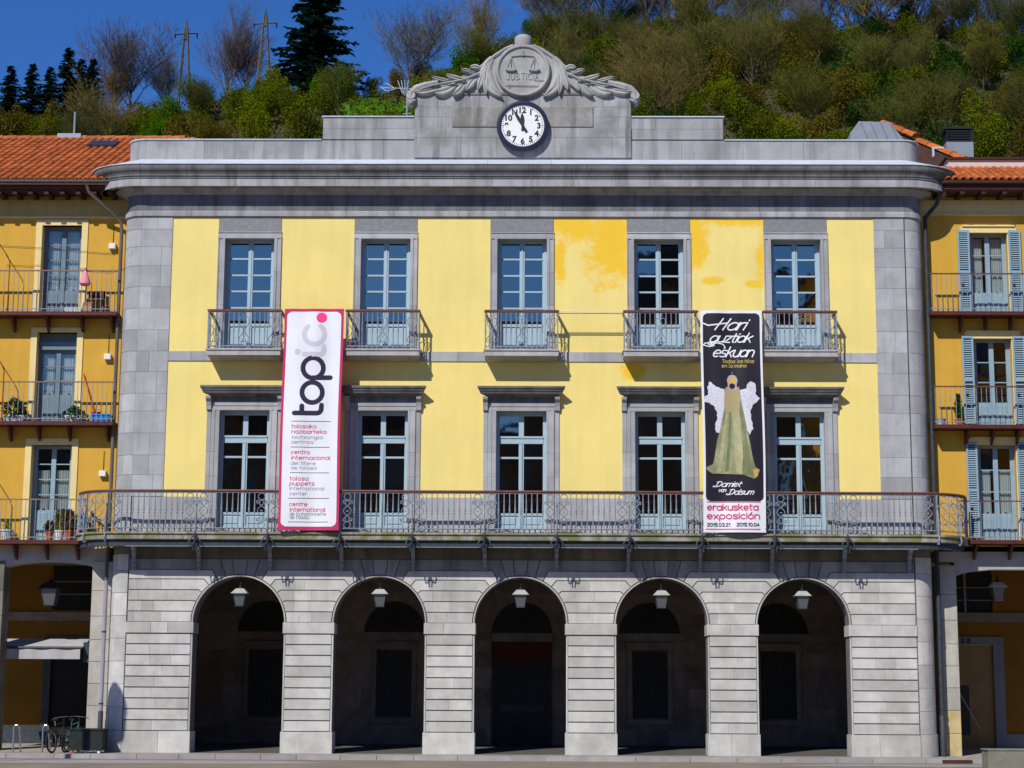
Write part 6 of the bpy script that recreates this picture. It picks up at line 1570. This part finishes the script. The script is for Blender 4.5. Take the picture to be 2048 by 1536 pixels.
# meadow and undergrowth
ug = MB(); uq = random.Random(9); 
for i in range(90000):
    y = uq.uniform(56, 106); x = uq.uniform(-48, 52); z = hz(x, y)
    p = Vector((x, y, z+.55*uq.random()**1.6+.35*max(0, math.sin(x*1.3)*math.cos(y*1.1)))); n_ = Vector((uq.uniform(-1,1), uq.uniform(-1,1), uq.uniform(-1,1))).normalized(); t = n_.orthogonal().normalized()*uq.uniform(.05,.13); b = n_.cross(t)
    ug.add([tuple(p-t), tuple(p+b), tuple(p+t), tuple(p-b)], [(0,1,2,3)])
setp(mk('undergrowth', ug, leafmat('undergrowth_green', (.085,.080,.012))), 'dense brambles and undergrowth covering the hillside', 'undergrowth', kind='stuff')
gr = MB()
for i in range(9000):
    px = uq.uniform(700, 830); y = uq.uniform(78, 96); x = PXX(px, y); z = hz(x, y); s = .16; a = uq.uniform(0, 3.14)
    gr.add([(x-math.cos(a)*s*.5, y-math.sin(a)*s*.5, z), (x+math.cos(a)*s*.5, y+math.sin(a)*s*.5, z), (x, y, z+uq.uniform(.1,.3))], [(0,1,2)])
def mdp(u, v):
    a = 2*math.pi*u; r_ = v*(1+.10*math.sin(3*a)+.06*math.sin(7*a+1)); px_ = 764+86*r_*math.cos(a); y_ = 87+11*r_*math.sin(a)
    return (PXX(px_, y_), y_, hz(PXX(px_, y_), y_)+.12*(1-v)**.3-.02)
md_ = MB().grid(mdp, 48, 14)
setp(mk('meadow', md_, M('meadow_green', (.09,.22,.010), rough=1, var=.25, scale=.6), smooth='all'), kind='structure')
setp(mk('meadow_grass', gr, leafmat('grass_green', (.10,.24,.010))), 'bright green grass of the small hillside meadow', 'grass', kind='stuff')
# pylons
def pylon(label, px, ytop, ybase, y, cross_px, ycross):
    x = PXX(px, y); k = (46+y)/3560; zt = 1.6+(1380-ytop)*k*1.03; zb_ = hz(x, y)-.5; zc_ = 1.6+(1380-ycross)*k*1.03; hh = zt-zb_
    t = thing('pylon', label, 'pylon', (x, y, zb_), 0, 'power line pylons on the ridge')
    for s in (-1, 1):
        for d in (-1, 1): mk('leg', MB().tube([(s*.62, d*.5, 0), (s*.10, d*.1, hh*.93)], .075, 4, .05), m_twigG, t)
    ht = MB().tube([(0,0,hh*.80),(0,0,hh)], .16, 5, .06); mk('head', ht, m_bark, t)
    zl = zc_-zb_; w = cross_px*k/2
    mk('cross_arm', MB().tube([(-w,0,zl-.08),(0,0,zl+.03),(w,0,zl+.05)], .07, 4), m_twigG, t)
    br_ = MB()
    for q in range(6):
        z0 = hh*.12*q; z1 = hh*.12*(q+1); f0 = .62-.55*z0/hh; f1 = .62-.55*z1/hh
        br_.tube([((-1)**q*f0,0,z0), (-(-1)**q*f1,0,z1)], .03, 3)
    mk('bracing', br_, m_twigG, t)
    for s in (-1, 1): mk('insulator', MB().lathe([(.03,0),(.09,-.06),(.04,-.12),(.09,-.18),(.04,-.24),(.08,-.30),(.03,-.42)], 6, (s*w*.97, 0, zl)), m_black, t)
pylon('left hand twin legged power pylon with a single cross arm on the ridge', 368, 58, 185, 103, 47, 88)
pylon('right hand taller power pylon with a single cross arm next to the big spruce', 527, 35, 160, 103, 48, 66)
